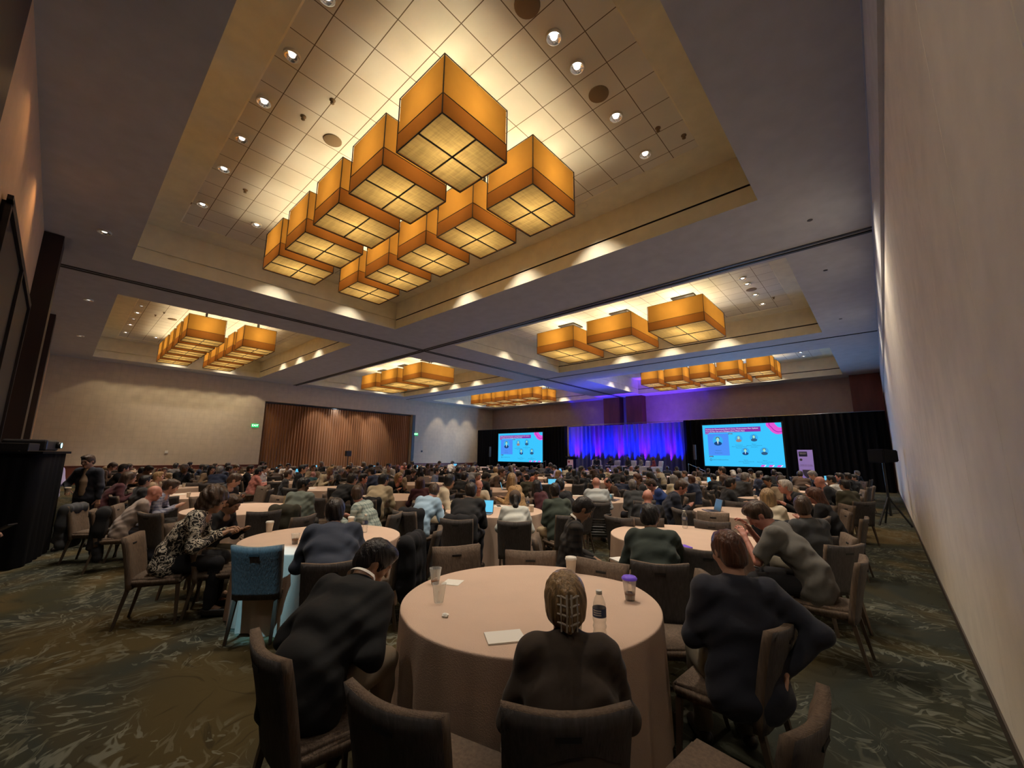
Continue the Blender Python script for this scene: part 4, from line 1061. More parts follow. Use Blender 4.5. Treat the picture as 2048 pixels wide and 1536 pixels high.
def mslot(o, mats):
    while len(o.data.materials) < len(mats): o.data.materials.append(mats[len(o.data.materials)])
    for i, m in enumerate(mats): o.material_slots[i].link = 'OBJECT'; o.material_slots[i].material = m
def assemble(M, root, skin, topm, trm, hairm, extra=None):
    b = bpy.data.objects.new('body', M['body']); C.objects.link(b); b.parent = root; mslot(b, [skin, M_EYE, M_LIP])
    for nm, kk, mm in (('shirt', 'top', topm), ('trousers', 'trousers', trm), ('shoe', 'shoeL', mat('shoe_leather', (.02, .015, .012), .4)), ('shoe', 'shoeRt', mat('shoe_leather', 0)), ('hair', 'hair', hairm), ('cap', 'cap', mat('cloth_cap', (.09, .06, .045), .9))):
        if kk in M:
            o = bpy.data.objects.new(nm, M[kk]); C.objects.link(o); o.parent = root; mslot(o, [mm])
    return b
# ------------------------------------------------------------------ chairs and tables
M_CHF = mat('chair_fabric', (.145, .102, .072), .92, bump=.6, bscale=120, var=.22, vscale=60, stretch=(1, 1, .15))
M_CHB = mat('chair_back_fabric', (.088, .077, .073), .92, bump=.5, bscale=120, var=.18, vscale=60, stretch=(1, 1, .15))
M_LEG = mat('chair_leg_metal', (.13, .095, .07), .4, .5)
M_SLOT = mat('slot_dark', (.012, .012, .012), .7)
def chair_parts():
    P = {}
    bm = bmesh.new()                                        # back: curved, raked, top edge dipping in the middle
    nx, nz = 9, 8; grid = {}
    def pt(i, k, f):
        u = -1+2*i/nx; t = k/nz
        wd = .215+.018*t; x = u*wd; z = .37+(.50+.022*u*u-.006*u**6)*t
        y = -.205-.085*t-.030*t*t+.035*u*u*(0.4+.6*t)
        th = .036 if f else -.030
        if i in (0, nx) or k == nz: th *= .66
        return (x*(1.0 if i not in (0, nx) else 1.01), y+th, z+(0 if k < nz else -.004))
    for f in (0, 1):
        for i in range(nx+1):
            for k in range(nz+1): grid[f, i, k] = bm.verts.new(pt(i, k, f))
    for f in (0, 1):
        for i in range(nx):
            for k in range(nz):
                q = [grid[f, i, k], grid[f, i+1, k], grid[f, i+1, k+1], grid[f, i, k+1]]
                fc = bm.faces.new(q if f == 0 else q[::-1]); fc.material_index = 1 if f == 0 else 0
    for i in range(nx):
        bm.faces.new((grid[0, i, nz], grid[0, i+1, nz], grid[1, i+1, nz], grid[1, i, nz])); bm.faces.new((grid[0, i+1, 0], grid[0, i, 0], grid[1, i, 0], grid[1, i+1, 0]))
    for k in range(nz):
        bm.faces.new((grid[0, 0, k], grid[0, 0, k+1], grid[1, 0, k+1], grid[1, 0, k])); bm.faces.new((grid[0, nx, k+1], grid[0, nx, k], grid[1, nx, k], grid[1, nx, k+1]))
    for f in bm.faces: f.smooth = True
    me = bpy.data.meshes.new('backrest'); bm.to_mesh(me); bm.free(); me.materials.append(M_CHF); me.materials.append(M_CHB); P['backrest'] = me
    bm = bmesh.new(); vs = bx(bm, -.235, .235, -.22, .25, .385, .475)
    for v in bm.verts:
        if v.co.y < 0: v.co.x *= .90
    bmesh.ops.bevel(bm, geom=list(bm.edges), offset=.025, segments=3, affect='EDGES')
    for f in bm.faces: f.smooth = True
    me = bpy.data.meshes.new('seat'); bm.to_mesh(me); bm.free(); me.materials.append(M_CHF); P['seat'] = me
    for nm, s_, fr in (('leg', -1, 1), ('leg', 1, 1), ('leg', -1, 0), ('leg', 1, 0)):
        bm = bmesh.new()
        a = (s_*.205, .215, .39) if fr else (s_*.185, -.19, .42); b = (s_*.212, .235, 0) if fr else (s_*.20, -.275, 0)
        for q, r in ((a, .018), (b, .012)):
            pass
        A = [bm.verts.new((a[0]+i*.017, a[1]+j*.017, a[2])) for i, j in ((-1, -1), (1, -1), (1, 1), (-1, 1))]; B = [bm.verts.new((b[0]+i*.011, b[1]+j*.011, b[2])) for i, j in ((-1, -1), (1, -1), (1, 1), (-1, 1))]
        for k in range(4): bm.faces.new((A[k], B[k], B[(k+1) % 4], A[(k+1) % 4]))
        bm.faces.new(A); bm.faces.new(B[::-1])
        me = bpy.data.meshes.new('leg'); bm.to_mesh(me); bm.free(); me.materials.append(M_LEG); P['leg%d%d' % (s_, fr)] = me
    bm = bmesh.new(); bx(bm, -.045, .045, -.3325, -.3215, .785, .803); bx(bm, -.045, .045, -.270, -.2575, .785, .803)
    me = bpy.data.meshes.new('hand_slot'); bm.to_mesh(me); bm.free(); me.materials.append(M_SLOT); P['hand_slot'] = me
    return P
CP = chair_parts()
bm = bmesh.new()
for k, me in CP.items():
    n0 = len(bm.faces); bm.from_mesh(me); bm.faces.ensure_lookup_table()
    for f in bm.faces[n0:]: f.material_index = {'backrest': f.material_index, 'seat': 0, 'hand_slot': 3}.get(k, 2)
CHAIR_ONE = bpy.data.meshes.new('banquet_chair'); bm.to_mesh(CHAIR_ONE); bm.free()
for m in (M_CHF, M_CHB, M_LEG, M_SLOT): CHAIR_ONE.materials.append(m)
chair0 = thing('banquet_chair', 'x', 'chair', (0, 0, 0), 0, 'banquet chairs')
for k, me in CP.items():
    o = bpy.data.objects.new('leg' if k.startswith('leg') else k, me); C.objects.link(o); o.parent = chair0
chair_used = [False]
def heading_word(deg, tx, ty, x, y):
    """which side of its table a seat is on, in things one can find"""
    a = degrees(atan2(y-ty, x-tx)) % 360
    return ['pale wall side', 'stage-and-pale-wall corner', 'stage side', 'stage-and-curtain corner', 'curtain side', 'back-and-curtain corner', 'back side', 'back-and-pale-wall corner'][int((a+22.5)//45) % 8]
TXY = {(i, j): (-2.0-3.36*i if i != 1 else -5.25, 2.4+3.13*j) for i in range(9) for j in range(8)}
TXY[0, 0] = (-1.97, 2.39); TXY[1, 0] = (-5.13, 2.32); TXY[0, 1] = (-2.03, 5.52); TXY[1, 1] = (-5.40, 5.53)
def table_words(i, j): return '%s table from pale wall, %s row' % (ORD[i], ORD[j])
LABELS = {}
def unique(lab, o):
    if lab in LABELS: LABELS[lab].append(o)
    else: LABELS[lab] = [o]
    o['label'] = lab
def place_chair(x, y, hdg, i, j, near, adj='empty'):
    if near:
        o = chair0 if not chair_used[0] else dup(chair0); chair_used[0] = True
    else:
        o = bpy.data.objects.new('banquet_chair', CHAIR_ONE); C.objects.link(o)
    o.location = (x, y, 0); o.rotation_euler = (0, 0, radians(hdg-90))
    o['category'] = 'chair'; o['group'] = 'banquet chairs'
    tx, ty = TXY[i, j]
    unique('%s brown chair, %s, %s' % (adj, heading_word(hdg, tx, ty, x, y), table_words(i, j)), o)
    return o

# tables
M_LINEN = mat('tablecloth_linen', (.62, .455, .35), .9, bump=.25, bscale=160, var=.04, vscale=3)
def cloth_bm(r, hgt, seed, folds=21, nseg=112):
    rnd = random.Random(seed); bm = bmesh.new(); ph = rnd.uniform(0, 6); ph2 = rnd.uniform(0, 6)
    prof = [(0, hgt), (.5, hgt), (.93, hgt), (.985, hgt), (.994, hgt-.001), (1.0, hgt-.005), (1.001, hgt-.014)]
    zs = [.965, .9, .8, .6, .4, .2, .0]; rings = []
    for q, (f, z) in enumerate(prof):
        if q == 0: rings.append([bm.verts.new((0, 0, z))]); continue
        rings.append([bm.verts.new((r*f*cos(2*pi*k/nseg), r*f*sin(2*pi*k/nseg), z)) for k in range(nseg)])
    for z in zs:
        t = 1-z; ring = []
        for k in range(nseg):
            a = 2*pi*k/nseg; wv = sin(folds*a+ph+1.3*sin(3*a+ph2)); wv = wv*abs(wv)**.3
            rr = r*(1.002+.004*t)+.036*t**.8*wv+.008*t*sin(37*a+ph2)
            ring.append(bm.verts.new((rr*cos(a), rr*sin(a), max(.004, (hgt-.01)*z))))
        rings.append(ring)
    for k in range(nseg): bm.faces.new((rings[0][0], rings[1][k], rings[1][(k+1) % nseg]))
    for A, B in zip(rings[1:], rings[2:]):
        for k in range(nseg): bm.faces.new((A[k], B[k], B[(k+1) % nseg], A[(k+1) % nseg]))
    for f in bm.faces: f.smooth = True
    return bm
TR = .885; TZ = .760
CL = []
for s_ in range(4):
    bm = cloth_bm(TR, TZ, s_+2); me = bpy.data.meshes.new('tablecloth'); bm.to_mesh(me); bm.free(); me.materials.append(M_LINEN); CL.append(me)
bm = cloth_bm(TR, TZ, 9, nseg=56); me = bpy.data.meshes.new('round_table'); bm.to_mesh(me); bm.free(); me.materials.append(M_LINEN); TAB_FAR = me
bm = bmesh.new(); lathe(bm, [(TR-.01, TZ-.028), (TR-.01, TZ-.004)], 48); me = bpy.data.meshes.new('tabletop'); bm.to_mesh(me); bm.free(); me.materials.append(mat('plywood', (.3, .2, .1), .6)); TOPM = me
for (i, j), (x, y) in TXY.items():
    near = (i <= 3 and j <= 3)
    if near:
        t = thing('round_table', 'x', 'table', (x, y, 0), random.uniform(0, 6), 'round tables with floor-length beige cloths')
        for me, nm in ((CL[(i+2*j) % 4], 'tablecloth'), (TOPM, 'tabletop')):
            o = bpy.data.objects.new(nm, me); C.objects.link(o); o.parent = t
    else:
        t = bpy.data.objects.new('round_table', TAB_FAR); C.objects.link(t); t.location = (x, y, 0); t.rotation_euler = (0, 0, random.uniform(0, 6)); t['category'] = 'table'; t['group'] = 'round tables with floor-length beige cloths'
    unique('round table in beige cloth, %s' % ('the nearest one, with water bottle and cups' if (i, j) == (0, 0) else '%s from pale wall in the %s row' % (ORD[i], ORD[j])), t)

for (x, y, hdg, i, j) in CHAIRS:
    place_chair(x, y, hdg, i, j, hypot(x, y) < 10)

# the chairs beyond the first three hundred, mostly hidden behind the crowd
bm = bmesh.new()
for (x, y, hdg) in FAR_CHAIRS:
    n0 = len(bm.verts); bm.from_mesh(CHAIR_ONE); bm.verts.ensure_lookup_table()
    bmesh.ops.transform(bm, matrix=Matrix.Translation((x, y, 0)) @ Matrix.Rotation(radians(hdg-90), 4, 'Z'), verts=bm.verts[n0:])
me = bpy.data.meshes.new('banquet_chairs'); bm.to_mesh(me); bm.free()
for m in (M_CHF, M_CHB, M_LEG, M_SLOT): me.materials.append(m)
o = bpy.data.objects.new('banquet_chairs', me); C.objects.link(o); tag(o, 'mass of brown banquet chairs around the far tables, mostly hidden by the crowd', 'chairs', kind='stuff')
# ------------------------------------------------------------------ the audience
NEAR = {('brownjacket', 'clip'): dict(lean=8, hp=4, arms='table', fem=1, chair=(-1.13, 1.55, 133)),
 ('blackfleece', 'black_short'): dict(lean=34, hp=40, arms='lap', chair=(-2.20, 1.07, 88), lany=1, trs=(.30, .24, .17)),
 ('navyblazer', 'auburn_short'): dict(lean=4, hp=14, arms='over', chair=(-.80, 2.80, 176)),
 ('darkgreen', 'black_hood'): dict(lean=24, hp=16, arms='chin', hood=1),
 ('plaiddark', 'black_short'): dict(lean=5, hp=40, arms='lap', lany=1, trs=(.25, .22, .2)),
 ('greypolo', 'brown_short'): dict(lean=26, hp=42, arms='hold', short=1),
 ('slate', 'brown_short'): dict(lean=2, hp=2, arms='lap'), ('navyshirt', 'dark_short'): dict(lean=30, hp=4, arms='table', trs=(.28, .38, .46)),
 ('bwprint', 'curly'): dict(lean=20, hp=26, arms='table', fem=1), ('black', 'brown_short'): dict(lean=18, hp=28, arms='table', fem=1),
 ('greytee', 'bald'): dict(lean=12, hp=18, arms='crossed', short=1), ('plaidblue', 'brown_short'): dict(lean=20, hp=24, arms='table'),
 ('plaidgreen', 'brown_short'): dict(lean=18, hp=4, arms='table'), ('whiteshirt', 'capponytail'): dict(lean=12, hp=4, arms='table', fem=1),
 ('green', 'dark_short'): dict(lean=8, hp=0, arms='lap', trs=(.36, .28, .18)), ('lightblue', 'brown_short'): dict(lean=24, hp=28, arms='table'),
 ('black', 'dark_short'): dict(lean=26, hp=8, arms='type'), ('cream', 'bald'): dict(lean=16, hp=30, arms='table', fat=1.1), ('black', 'bald'): dict(lean=14, hp=6, arms='table'),
 ('cream', 'blond_long'): dict(lean=12, hp=4, arms='table', fem=1), ('black', 'auburn_long'): dict(lean=14, hp=16, arms='table', fem=1), ('palegrey', 'bald'): dict(lean=20, hp=2, arms='table'),
 ('slate', 'grey_short'): dict(lean=4, hp=0, arms='lap'), ('blue', 'brown_short'): dict(lean=22, hp=38, arms='phone', lany=1), ('navysuit', 'brown_short'): dict(lean=18, hp=26, arms='type'),
 ('cream', 'black_short'): dict(lean=16, hp=6, arms='table'), ('maroon', 'black_long'): dict(lean=10, hp=6, arms='lap', fem=1), ('sage', 'black_short'): dict(lean=6, hp=8, arms='lap'),
 ('beige', 'black_short'): dict(lean=26, hp=0, arms='table'), ('maroon', 'auburn_long'): dict(lean=8, hp=0, arms='table', fem=1), ('fur', 'blond_long'): dict(lean=10, hp=0, arms='table', fem=1),
 ('charcoal', 'brown_short'): dict(lean=22, hp=30, arms='table'), ('black', 'black_short'): dict(lean=14, hp=4, arms='table')}
def hkey(h): return {'hood': 'short', 'capponytail': 'cap'}.get(h, h)
def split_hair(h):
    if h in ('bald', 'balding'): return ('dark' if h == 'balding' else 'brown'), h
    if h == 'curly': return 'brown', 'curly'
    if h == 'clip': return 'blond', 'clip'
    if h == 'capponytail': return 'dark', 'cap'
    a, b = h.split('_'); return a, b
def hair_words(col, kind):
    return {'bald': 'bald', 'balding': 'balding', 'curly': 'curly-haired', 'clip': 'fair-haired', 'cap': 'ponytailed'}.get(kind, '%s%s-haired' % ({'long': 'long-', 'short': '', 'hood': ''}[kind] if kind in ('long', 'short', 'hood') else '', {'dark': 'dark brown', 'auburn': 'auburn'}.get(col, col)))
PROTO = {}
POSES = [(8, 2, 0, 'table'), (22, 10, 0, 'table'), (3, 0, 12, 'lap'), (16, 32, -8, 'type'), (10, 5, 20, 'chin'), (26, 4, -14, 'table')]
def proto(kind, pose, fem):
    k = (kind, pose, fem)
    if k not in PROTO:
        lean, hp, hy, arms = POSES[pose]
        J = skeleton(lean, hp, hy, arms, fem); PROTO[k] = (build_parts('p%d%s' % (pose, kind), J, kind, fem, vox=.019, hands=False, seed=pose), J)
    return PROTO[k]
M_LANY = mat('lanyard_white', (.75, .72, .66), .7)
def lanyard(root, J):
    N = J['N']; u = (J['H']-N)/np.linalg.norm(J['H']-N); fw = np.array((0, u[2], -u[1])); pts = []
    for a in np.linspace(-2.2, 2.2, 25):
        fr = max(0, abs(a)-1.2); pts.append(N+u*(.034-.12*fr)-fw*(.088*cos(a)-.008)+np.array((sin(a)*.094, 0, 0)))
    bm = bmesh.new(); prev = None
    for p in pts:
        c = [bm.verts.new(p+u*.012), bm.verts.new(p-u*.012+(p-N)*.12)]
        if prev: bm.faces.new((prev[0], prev[1], c[1], c[0]))
        prev = c
    o = tobj('lanyard', bm, M_LANY, root); md = o.modifiers.new('s', 'SOLIDIFY'); md.thickness = .003; o['label'] = 'white lanyard strap'
rnd = random.Random(5)
SKINS = ['light', 'light', 'pink', 'tan', 'light', 'tan', 'brown', 'light']
npers = 0
for pi_, (hx, hy_, hz, b, hturn, clo, hr, ti, tj) in enumerate(PEOPLE):
    col, kind = split_hair(hr); d = hypot(hx, hy_); spec = NEAR.get((clo, hr)) if d < 10.5 else None
    fem = bool(spec and spec.get('fem')) or kind == 'long'
    skin = skin_mat(('tan' if clo in ('plaiddark', 'blackfleece', 'maroon') and col == 'black' else 'pink' if kind in ('bald', 'balding') or clo == 'greytee' else rnd.choice(SKINS)))
    root = thing('person', 'x', 'person', group='seated conference attendees')
    if spec or d < 8.6:
        spec = spec or dict(lean=rnd.choice((6, 12, 20)), hp=rnd.choice((0, 6, 20)), arms=rnd.choice(('table', 'lap', 'type')))
        ln = spec['lean']
        while True:
            J = skeleton(ln, spec['hp'], hturn, spec['arms'], fem, sh=1.0)
            if J['H'][2]*.96 <= hz or ln > spec['lean']+16: break
            ln += 3
        vox = .0095 if d < 5 else .0125
        M = build_parts('n%d' % pi_, J, kind, fem, short=spec.get('short', False), vox=vox, hands=d < 6.5, hood=spec.get('hood', False), fat=spec.get('fat', 1.0)*(1.08 if clo == 'greytee' else 1), seed=pi_)
        if spec.get('lany'): lanyard(root, J)
    else:
        po = rnd.randrange(len(POSES)); k2 = kind if kind in ('short', 'long', 'bald', 'balding') else 'short'
        M, J = proto(k2, po, fem); spec = {}
    sc = max(.93, min(1.08, hz/J['H'][2])); bb = radians(b); f = np.array((cos(bb), sin(bb)))
    px, py = hx-f[0]*J['H'][1]*sc, hy_-f[1]*J['H'][1]*sc
    root.location = (px, py, 0); root.rotation_euler = (0, 0, bb-pi/2); root.scale = (sc, sc, sc)
    trc = spec.get('trs') or rnd.choice(((.012, .012, .016), (.02, .02, .03), (.05, .045, .04), (.10, .085, .06)))
    assemble(M, root, skin, cloth_mat(clo), mat('trousers_%d' % int(trc[0]*1000), trc, .9), hair_mat(col))
    if kind == 'clip':
        bm = bmesh.new(); R = J['R']; Hh = J['H']; w = lambda x, y, z: Hh+R@np.array((x, y, z))
        for s_ in (-1, 1):
            for a, c in ((.052, .030), (.018, .0), (-.018, -.035), (-.052, -.072)):
                tube(bm, [w(s_*.004, -.158, (a+c)/2), w(s_*.030, -.156, a), w(s_*.046, -.125, a-.004)], .0045, 6)
            tube(bm, [w(s_*.010, -.160, .06), w(s_*.010, -.168, -.01), w(s_*.012, -.158, -.085)], .0048, 6); tube(bm, [w(s_*.034, -.152, .058), w(s_*.036, -.158, -.01), w(s_*.034, -.150, -.085)], .004, 6)
        o = tobj('hair_claw_clip', bm, mat('clear_clip', (.55, .5, .42), .15, spec=.8), root); o['label'] = 'pale translucent claw clip'
    extra = {'clip': ' with claw clip', 'cap': ' and brown cap'}.get(kind, '')
    # the seat side is taken from the pelvis so the words match the chair below
    lab = '%s person in %s%s, %s, %s' % (hair_words(col, kind), CNAMES.get(clo, clo+' top'), extra, heading_word(0, *TXY[ti, tj], px, py), table_words(ti, tj))
    if len(lab.split()) > 16: lab = lab.replace(' hooded', '').replace(' short-sleeved', '').replace(' with lanyard', '').replace(' with claw clip', '').replace(' from pale wall', '')
    unique(lab, root)
    if 'chair' in spec: cx, cy, cb = spec['chair']
    else: cx, cy, cb = px-f[0]*.07, py-f[1]*.07, b
    place_chair(cx, cy, cb, ti, tj, d < 8.5, 'occupied')
    npers += 1
# ------------------------------------------------------------------ stage
tag(box('stage_platform', (-20.6, -9.9, 26.3, 29.55, 0, .45), mat('stage_carpet', (.02, .02, .025), .9), bev=.01), 'low black stage platform in front of the blue drapes', 'stage')
M_DRAPEW = mat('drape_sheer', (.075, .08, .20), .8)
def drape(name, x0, x1, y, m, lab, zt=4.28, amp=.09, wl=.34, seed=1):
    bm = bmesh.new(); pleats(bm, (0, 0), (x1-x0, 0), .02, zt, amp, wl, seed); o = tobj(name, bm, m, None, (x0, y, 0)); return tag(o, lab, 'drape', 'stage drapes')
drape('black_drape', XL+.05, -20.35, 29.9, M_BLACKCLOTH, 'black pleated drape behind the far screen beside the beige wall', 4.34)
drape('lit_drape', -20.35, -10.45, 29.98, M_DRAPEW, 'pale pleated drape lit blue and purple behind the stage', 4.26, .12, .42, 4)
drape('black_drape', -10.45, .32, 29.9, M_BLACKCLOTH, 'black pleated drape behind the wide screen beside the pale wall', 4.34, seed=7)
bm = bmesh.new(); tube(bm, [(XL+.1, 30.02, 4.36), (.3, 30.02, 4.36)], .025)
for x in np.linspace(XL+.2, .2, 12): tube(bm, [(x, 30.05, 0), (x, 30.05, 4.36)], .02)
tag(tobj('drape_frame', bm, M_CHROME), 'metal pipe frame carrying the drapes across the stage wall', 'frame')
BLUE = (.006, .016, 1.0); PURP = (.26, .01, 1.0)
for k, x in enumerate(np.linspace(-20.1, -10.8, 15)):
    c = BLUE if k % 3 != 1 else PURP
    e = thing('uplight', '%s stage uplight from the far screen, on the platform floor' % ORD[k] if k < 10 else 'stage uplight, %s from the wide screen, on the platform floor' % ORD[14-k], 'light', (x, 29.35, .45), 0, 'coloured uplights behind the armchairs')
    bm = bmesh.new(); lathe(bm, [(.09, .02), (.10, .06), (.10, .2), (.085, .22)], 16); tobj('housing', bm, M_BLACK, e)
    bm = bmesh.new(); lathe(bm, [(.075, .221), (.001, .223)], 16, caps=False); tobj('lens', bm, mat('lens_%d' % (k % 3 == 1), c, .3, emit=3, ecol=c), e)
    light('SPOT', (x, 29.30, .70), UP_W*(1.0 if k % 3 != 1 else .8), c, aim=(x+.05, 29.86, 2.35), size=34, blend=1, radius=.04, name='uplight_beam')
for x, c, p_ in ((-12.9, (.16, .04, 1.0), 2600), (-11.2, (.12, .04, 1.0), 1800), (-18.4, (.10, .03, 1.0), 1200), (-16.0, (.05, .05, 1.0), 1500)):
    light('SPOT', (x, 30.5, .4), p_, c, aim=(x, 31.1, 6.0), size=64, blend=1, radius=.05, name='uplight_beam')
for x in (-15.0, -12.0):
    light('SPOT', (x, 27.6, .6), 2600, (.05, .06, 1.0), aim=(x-.5, 26.0, 7.0), size=70, blend=1, radius=.05, name='uplight_beam')
# slides
def emis(name, c, e=1.0): return mat('slide_'+name, (0, 0, 0), .6, emit=e*SCREEN, ecol=c, spec=0)
E_BG = emis('cyan', (.045, .56, 1.0)); E_PAN = emis('panel', (.075, .28, .95)); E_PUR = emis('purple', (.25, .03, .38)); E_WHITE = emis('white', (.8, .85, 1)); E_NAVY = emis('navy', (.01, .06, .20)); E_MAG = emis('magenta', (.75, .10, .65)); E_SKIN = emis('skin', (.35, .75, .62)); E_HAIR = emis('hairc', (.10, .10, .13)); E_EDGE = emis('edge', (.10, .9, .62)); E_DK = emis('dark', (.03, .10, .22)); E_TAN = emis('tanhair', (.32, .22, .22)); E_MAG2 = emis('magenta2', (.40, .02, .42))
def disc(bm, cx, cz, rx, rz, y, n=28, a0=0, a1=2*pi):
    vs = [bm.verts.new((cx+rx*cos(a0+(a1-a0)*k/n), y, cz+rz*sin(a0+(a1-a0)*k/n))) for k in range(n if a1-a0 > 6.2 else n+1)]; bm.faces.new(vs)
def flat(nm, m, par, f):
    bm = bmesh.new(); f(bm); return tobj(nm, bm, m, par)
def screen(label, x0, x1, z0, z1, y):
    W, Hh = x1-x0, z1-z0; s = thing('projection_screen', label, 'screen', ((x0+x1)/2, y, 0), 0, 'two projection screens by the stage')
    X = lambda u: (u-.5)*W; Z = lambda v: z0+(1-v)*Hh
    bm = bmesh.new(); bx(bm, -W/2-.07, W/2+.07, .02, .07, z0-.07, z1+.07)
    for a in (-W/2-.04, W/2+.04): bx(bm, a-.03, a+.03, .02, .08, 0, z0)
    tobj('screen_frame', bm, M_BLACK, s)
    flat('screen_face', E_BG, s, lambda b: quad(b, [(X(0), 0, Z(1)), (X(1), 0, Z(1)), (X(1), 0, Z(0)), (X(0), 0, Z(0))]))
    def rect(b, u0, v0, u1, v1, yy): quad(b, [(X(u0), yy, Z(v1)), (X(u1), yy, Z(v1)), (X(u1), yy, Z(v0)), (X(u0), yy, Z(v0))])
    flat('slide_title_band', E_PUR, s, lambda b: (rect(b, .035, .075, .755, .125, -.004), rect(b, .035, .125, .755, .19, -.004), rect(b, .035, .19, .085, .225, -.004)))
    flat('slide_panel', E_PAN, s, lambda b: rect(b, .065, .215, .345, .745, -.004))
    flat('slide_tag', E_NAVY, s, lambda b: rect(b, .345, .215, .40, .24, -.005)); flat('slide_tag', E_NAVY, s, lambda b: rect(b, .07, .755, .125, .785, -.005))
    def fl(b):
        for k, r in enumerate((.30, .24)): disc(b, X(1)-.02, Z(0)+.02, W*.165*(1-.0), Hh*.26, -.006, 20, pi, 1.5*pi) if k == 0 else None
    def corner(b, f, yy):
        vs = [b.verts.new((X(1), yy, Z(0)))]+[b.verts.new((X(1)-W*.175*f*cos(t)*(1+.04*sin(9*t)), yy, Z(0)-Hh*.27*f*sin(t)*(1+.05*sin(7*t)))) for t in np.linspace(0, pi/2, 18)]; b.faces.new(vs)
    flat('slide_flourish', E_MAG, s, lambda b: corner(b, 1, -.004)); flat('slide_flourish', E_MAG2, s, lambda b: corner(b, .82, -.006)); flat('slide_flourish', E_MAG, s, lambda b: corner(b, .76, -.008)); flat('slide_flourish', E_BG, s, lambda b: corner(b, .42, -.010))
    def dashes(b, c0, c1):
        for q in range(3):
            u = .71+q*.095; b.faces.new([b.verts.new((X(u+a), -.004, Z(v))) for a, v in ((c0, .995), (c1, .995), (c1+.02, .95), (c0+.02, .95))])
    flat('slide_stripes', E_MAG, s, lambda b: dashes(b, 0, .04)); flat('slide_stripes', E_WHITE, s, lambda b: dashes(b, .042, .055))
    P4 = [(.20, .385, .075, 1.7, 'suit'), (.475, .345, .052, 1, 'long'), (.665, .33, .055, 1, 'long2'), (.545, .645, .055, 1, 'suit'), (.775, .64, .055, 1, 'beard')]
    for (u, v, r, big, kd) in P4:
        R_ = r*W*.92; cx, cz = X(u), Z(v)
        flat('slide_portrait', emis('ring', (.04, .42, .9)), s, lambda b: disc(b, cx, cz, R_, R_, -.007))
        flat('slide_portrait', E_NAVY if kd == 'suit' else (E_TAN if kd == 'long' else E_DK), s, lambda b: disc(b, cx, cz-R_*.62, R_*.75, R_*.42, -.009))
        flat('slide_portrait', E_HAIR if kd in ('suit', 'beard') else (E_TAN if kd == 'long' else E_DK), s, lambda b: disc(b, cx, cz+R_*(.42 if kd in ('suit', 'beard') else .12), R_*.38, R_*(.34 if kd in ('suit', 'beard') else .62), -.011))
        flat('slide_portrait', E_SKIN, s, lambda b: disc(b, cx, cz+R_*.20, R_*.29, R_*.42, -.013))
        if kd == 'suit': flat('slide_portrait', E_WHITE, s, lambda b: b.faces.new([b.verts.new(p) for p in ((cx-R_*.14, -.014, cz-R_*.22), (cx+R_*.0, -.014, cz-R_*.85), (cx+R_*.14, -.014, cz-R_*.22))]))
    rot = (pi/2, 0, 0)
    def tx(st, u, v, sz, m=E_DK, al='CENTER', sx=1): text('slide_text', st, sz*Hh, m, s, (X(u), -.012, Z(v)), rot, al, 0, sx)
    tx('Realizing the Massachusetts Electric Sector Modernization Plan: Updates', .045, .112, .046, E_WHITE, 'LEFT', .86*W/(Hh*1.70)); tx('from the Past Year and a Dialogue about What\u2019s Next', .045, .162, .046, E_WHITE, 'LEFT', .86*W/(Hh*1.70))
    tx('Moderator', .04, .208, .02, E_WHITE, 'LEFT'); tx('Speakers', .352, .229, .022, E_WHITE, 'LEFT'); tx('Sponsor', .076, .771, .022, E_WHITE, 'LEFT')
    tx('Moderator', .20, .625, .03); tx('Massachusetts', .20, .685, .03)
    for (u, v) in ((.475, .525), (.66, .505), (.545, .875), (.775, .88)):
        tx('Commissioner' if u < .5 else 'Director', u, v-.025, .026); tx('Department of Energy Resources', u, v+.008, .024); tx('Massachusetts', u, v+.042, .024)
    flat('slide_logo', E_DK, s, lambda b: disc(b, X(.09), Z(.85), .075, .075, -.004)); flat('slide_logo', E_BG, s, lambda b: disc(b, X(.09), Z(.85), .05, .05, -.006))
    tx('GRID MODERNIZATION', .115, .85, .032, E_DK, 'LEFT')
    light('AREA', ((x0+x1)/2, y-.05, (z0+z1)/2), 620, (.22, .50, 1), aim=((x0+x1)/2, y-5, (z0+z1)/2+1.6), name='screen_glow').data.size = 2.5
    return s
screen('wide cyan projected slide screen between blue drapes and pull-up banner', -9.06, -4.46, 1.20, 3.92, 29.6)
screen('cyan projected slide screen by the far beige wall, left of the lectern', -28.5, -22.93, 1.17, 3.88, 29.6)
# pull-up banner
b = thing('pull_up_banner', 'lilac pull-up banner standing between the wide screen and the pale wall', 'banner', (-3.34, 28.8, 0))
box('banner_base', (-.42, .42, -.1, .1, 0, .09), M_CHROME, b, bev=.02)
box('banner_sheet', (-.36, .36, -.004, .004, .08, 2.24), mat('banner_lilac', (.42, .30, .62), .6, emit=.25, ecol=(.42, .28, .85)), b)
def ban(bm): quad(bm, [(-.30, -.008, 1.86), (.10, -.008, 1.86), (.10, -.008, 2.14), (-.30, -.008, 2.14)])
flat('banner_box', mat('banner_navy', (.02, .02, .07), .6), b, ban)
text('banner_text', 'PRESENTING\nSPONSOR', .06, M_LANY, b, (-.10, -.012, 2.03), (pi/2, 0, 0), ext=0)
text('banner_text', 'THANK YOU TO OUR\nSUPPORTING SPONSORS', .058, mat('banner_ink', (.10, .05, .2), .6), b, (0, -.012, 1.36), (pi/2, 0, 0), ext=0)
def shield(bm): bm.faces.new([bm.verts.new((x, -.008, z)) for x, z in ((-.2, .98), (-.14, .78), (-.02, .66), (.05, .63), (.16, .72), (.22, .95), (.2, 1.12), (-.2, 1.12))])
flat('banner_emblem', mat('emblem_grey', (.10, .08, .13), .6), b, shield)
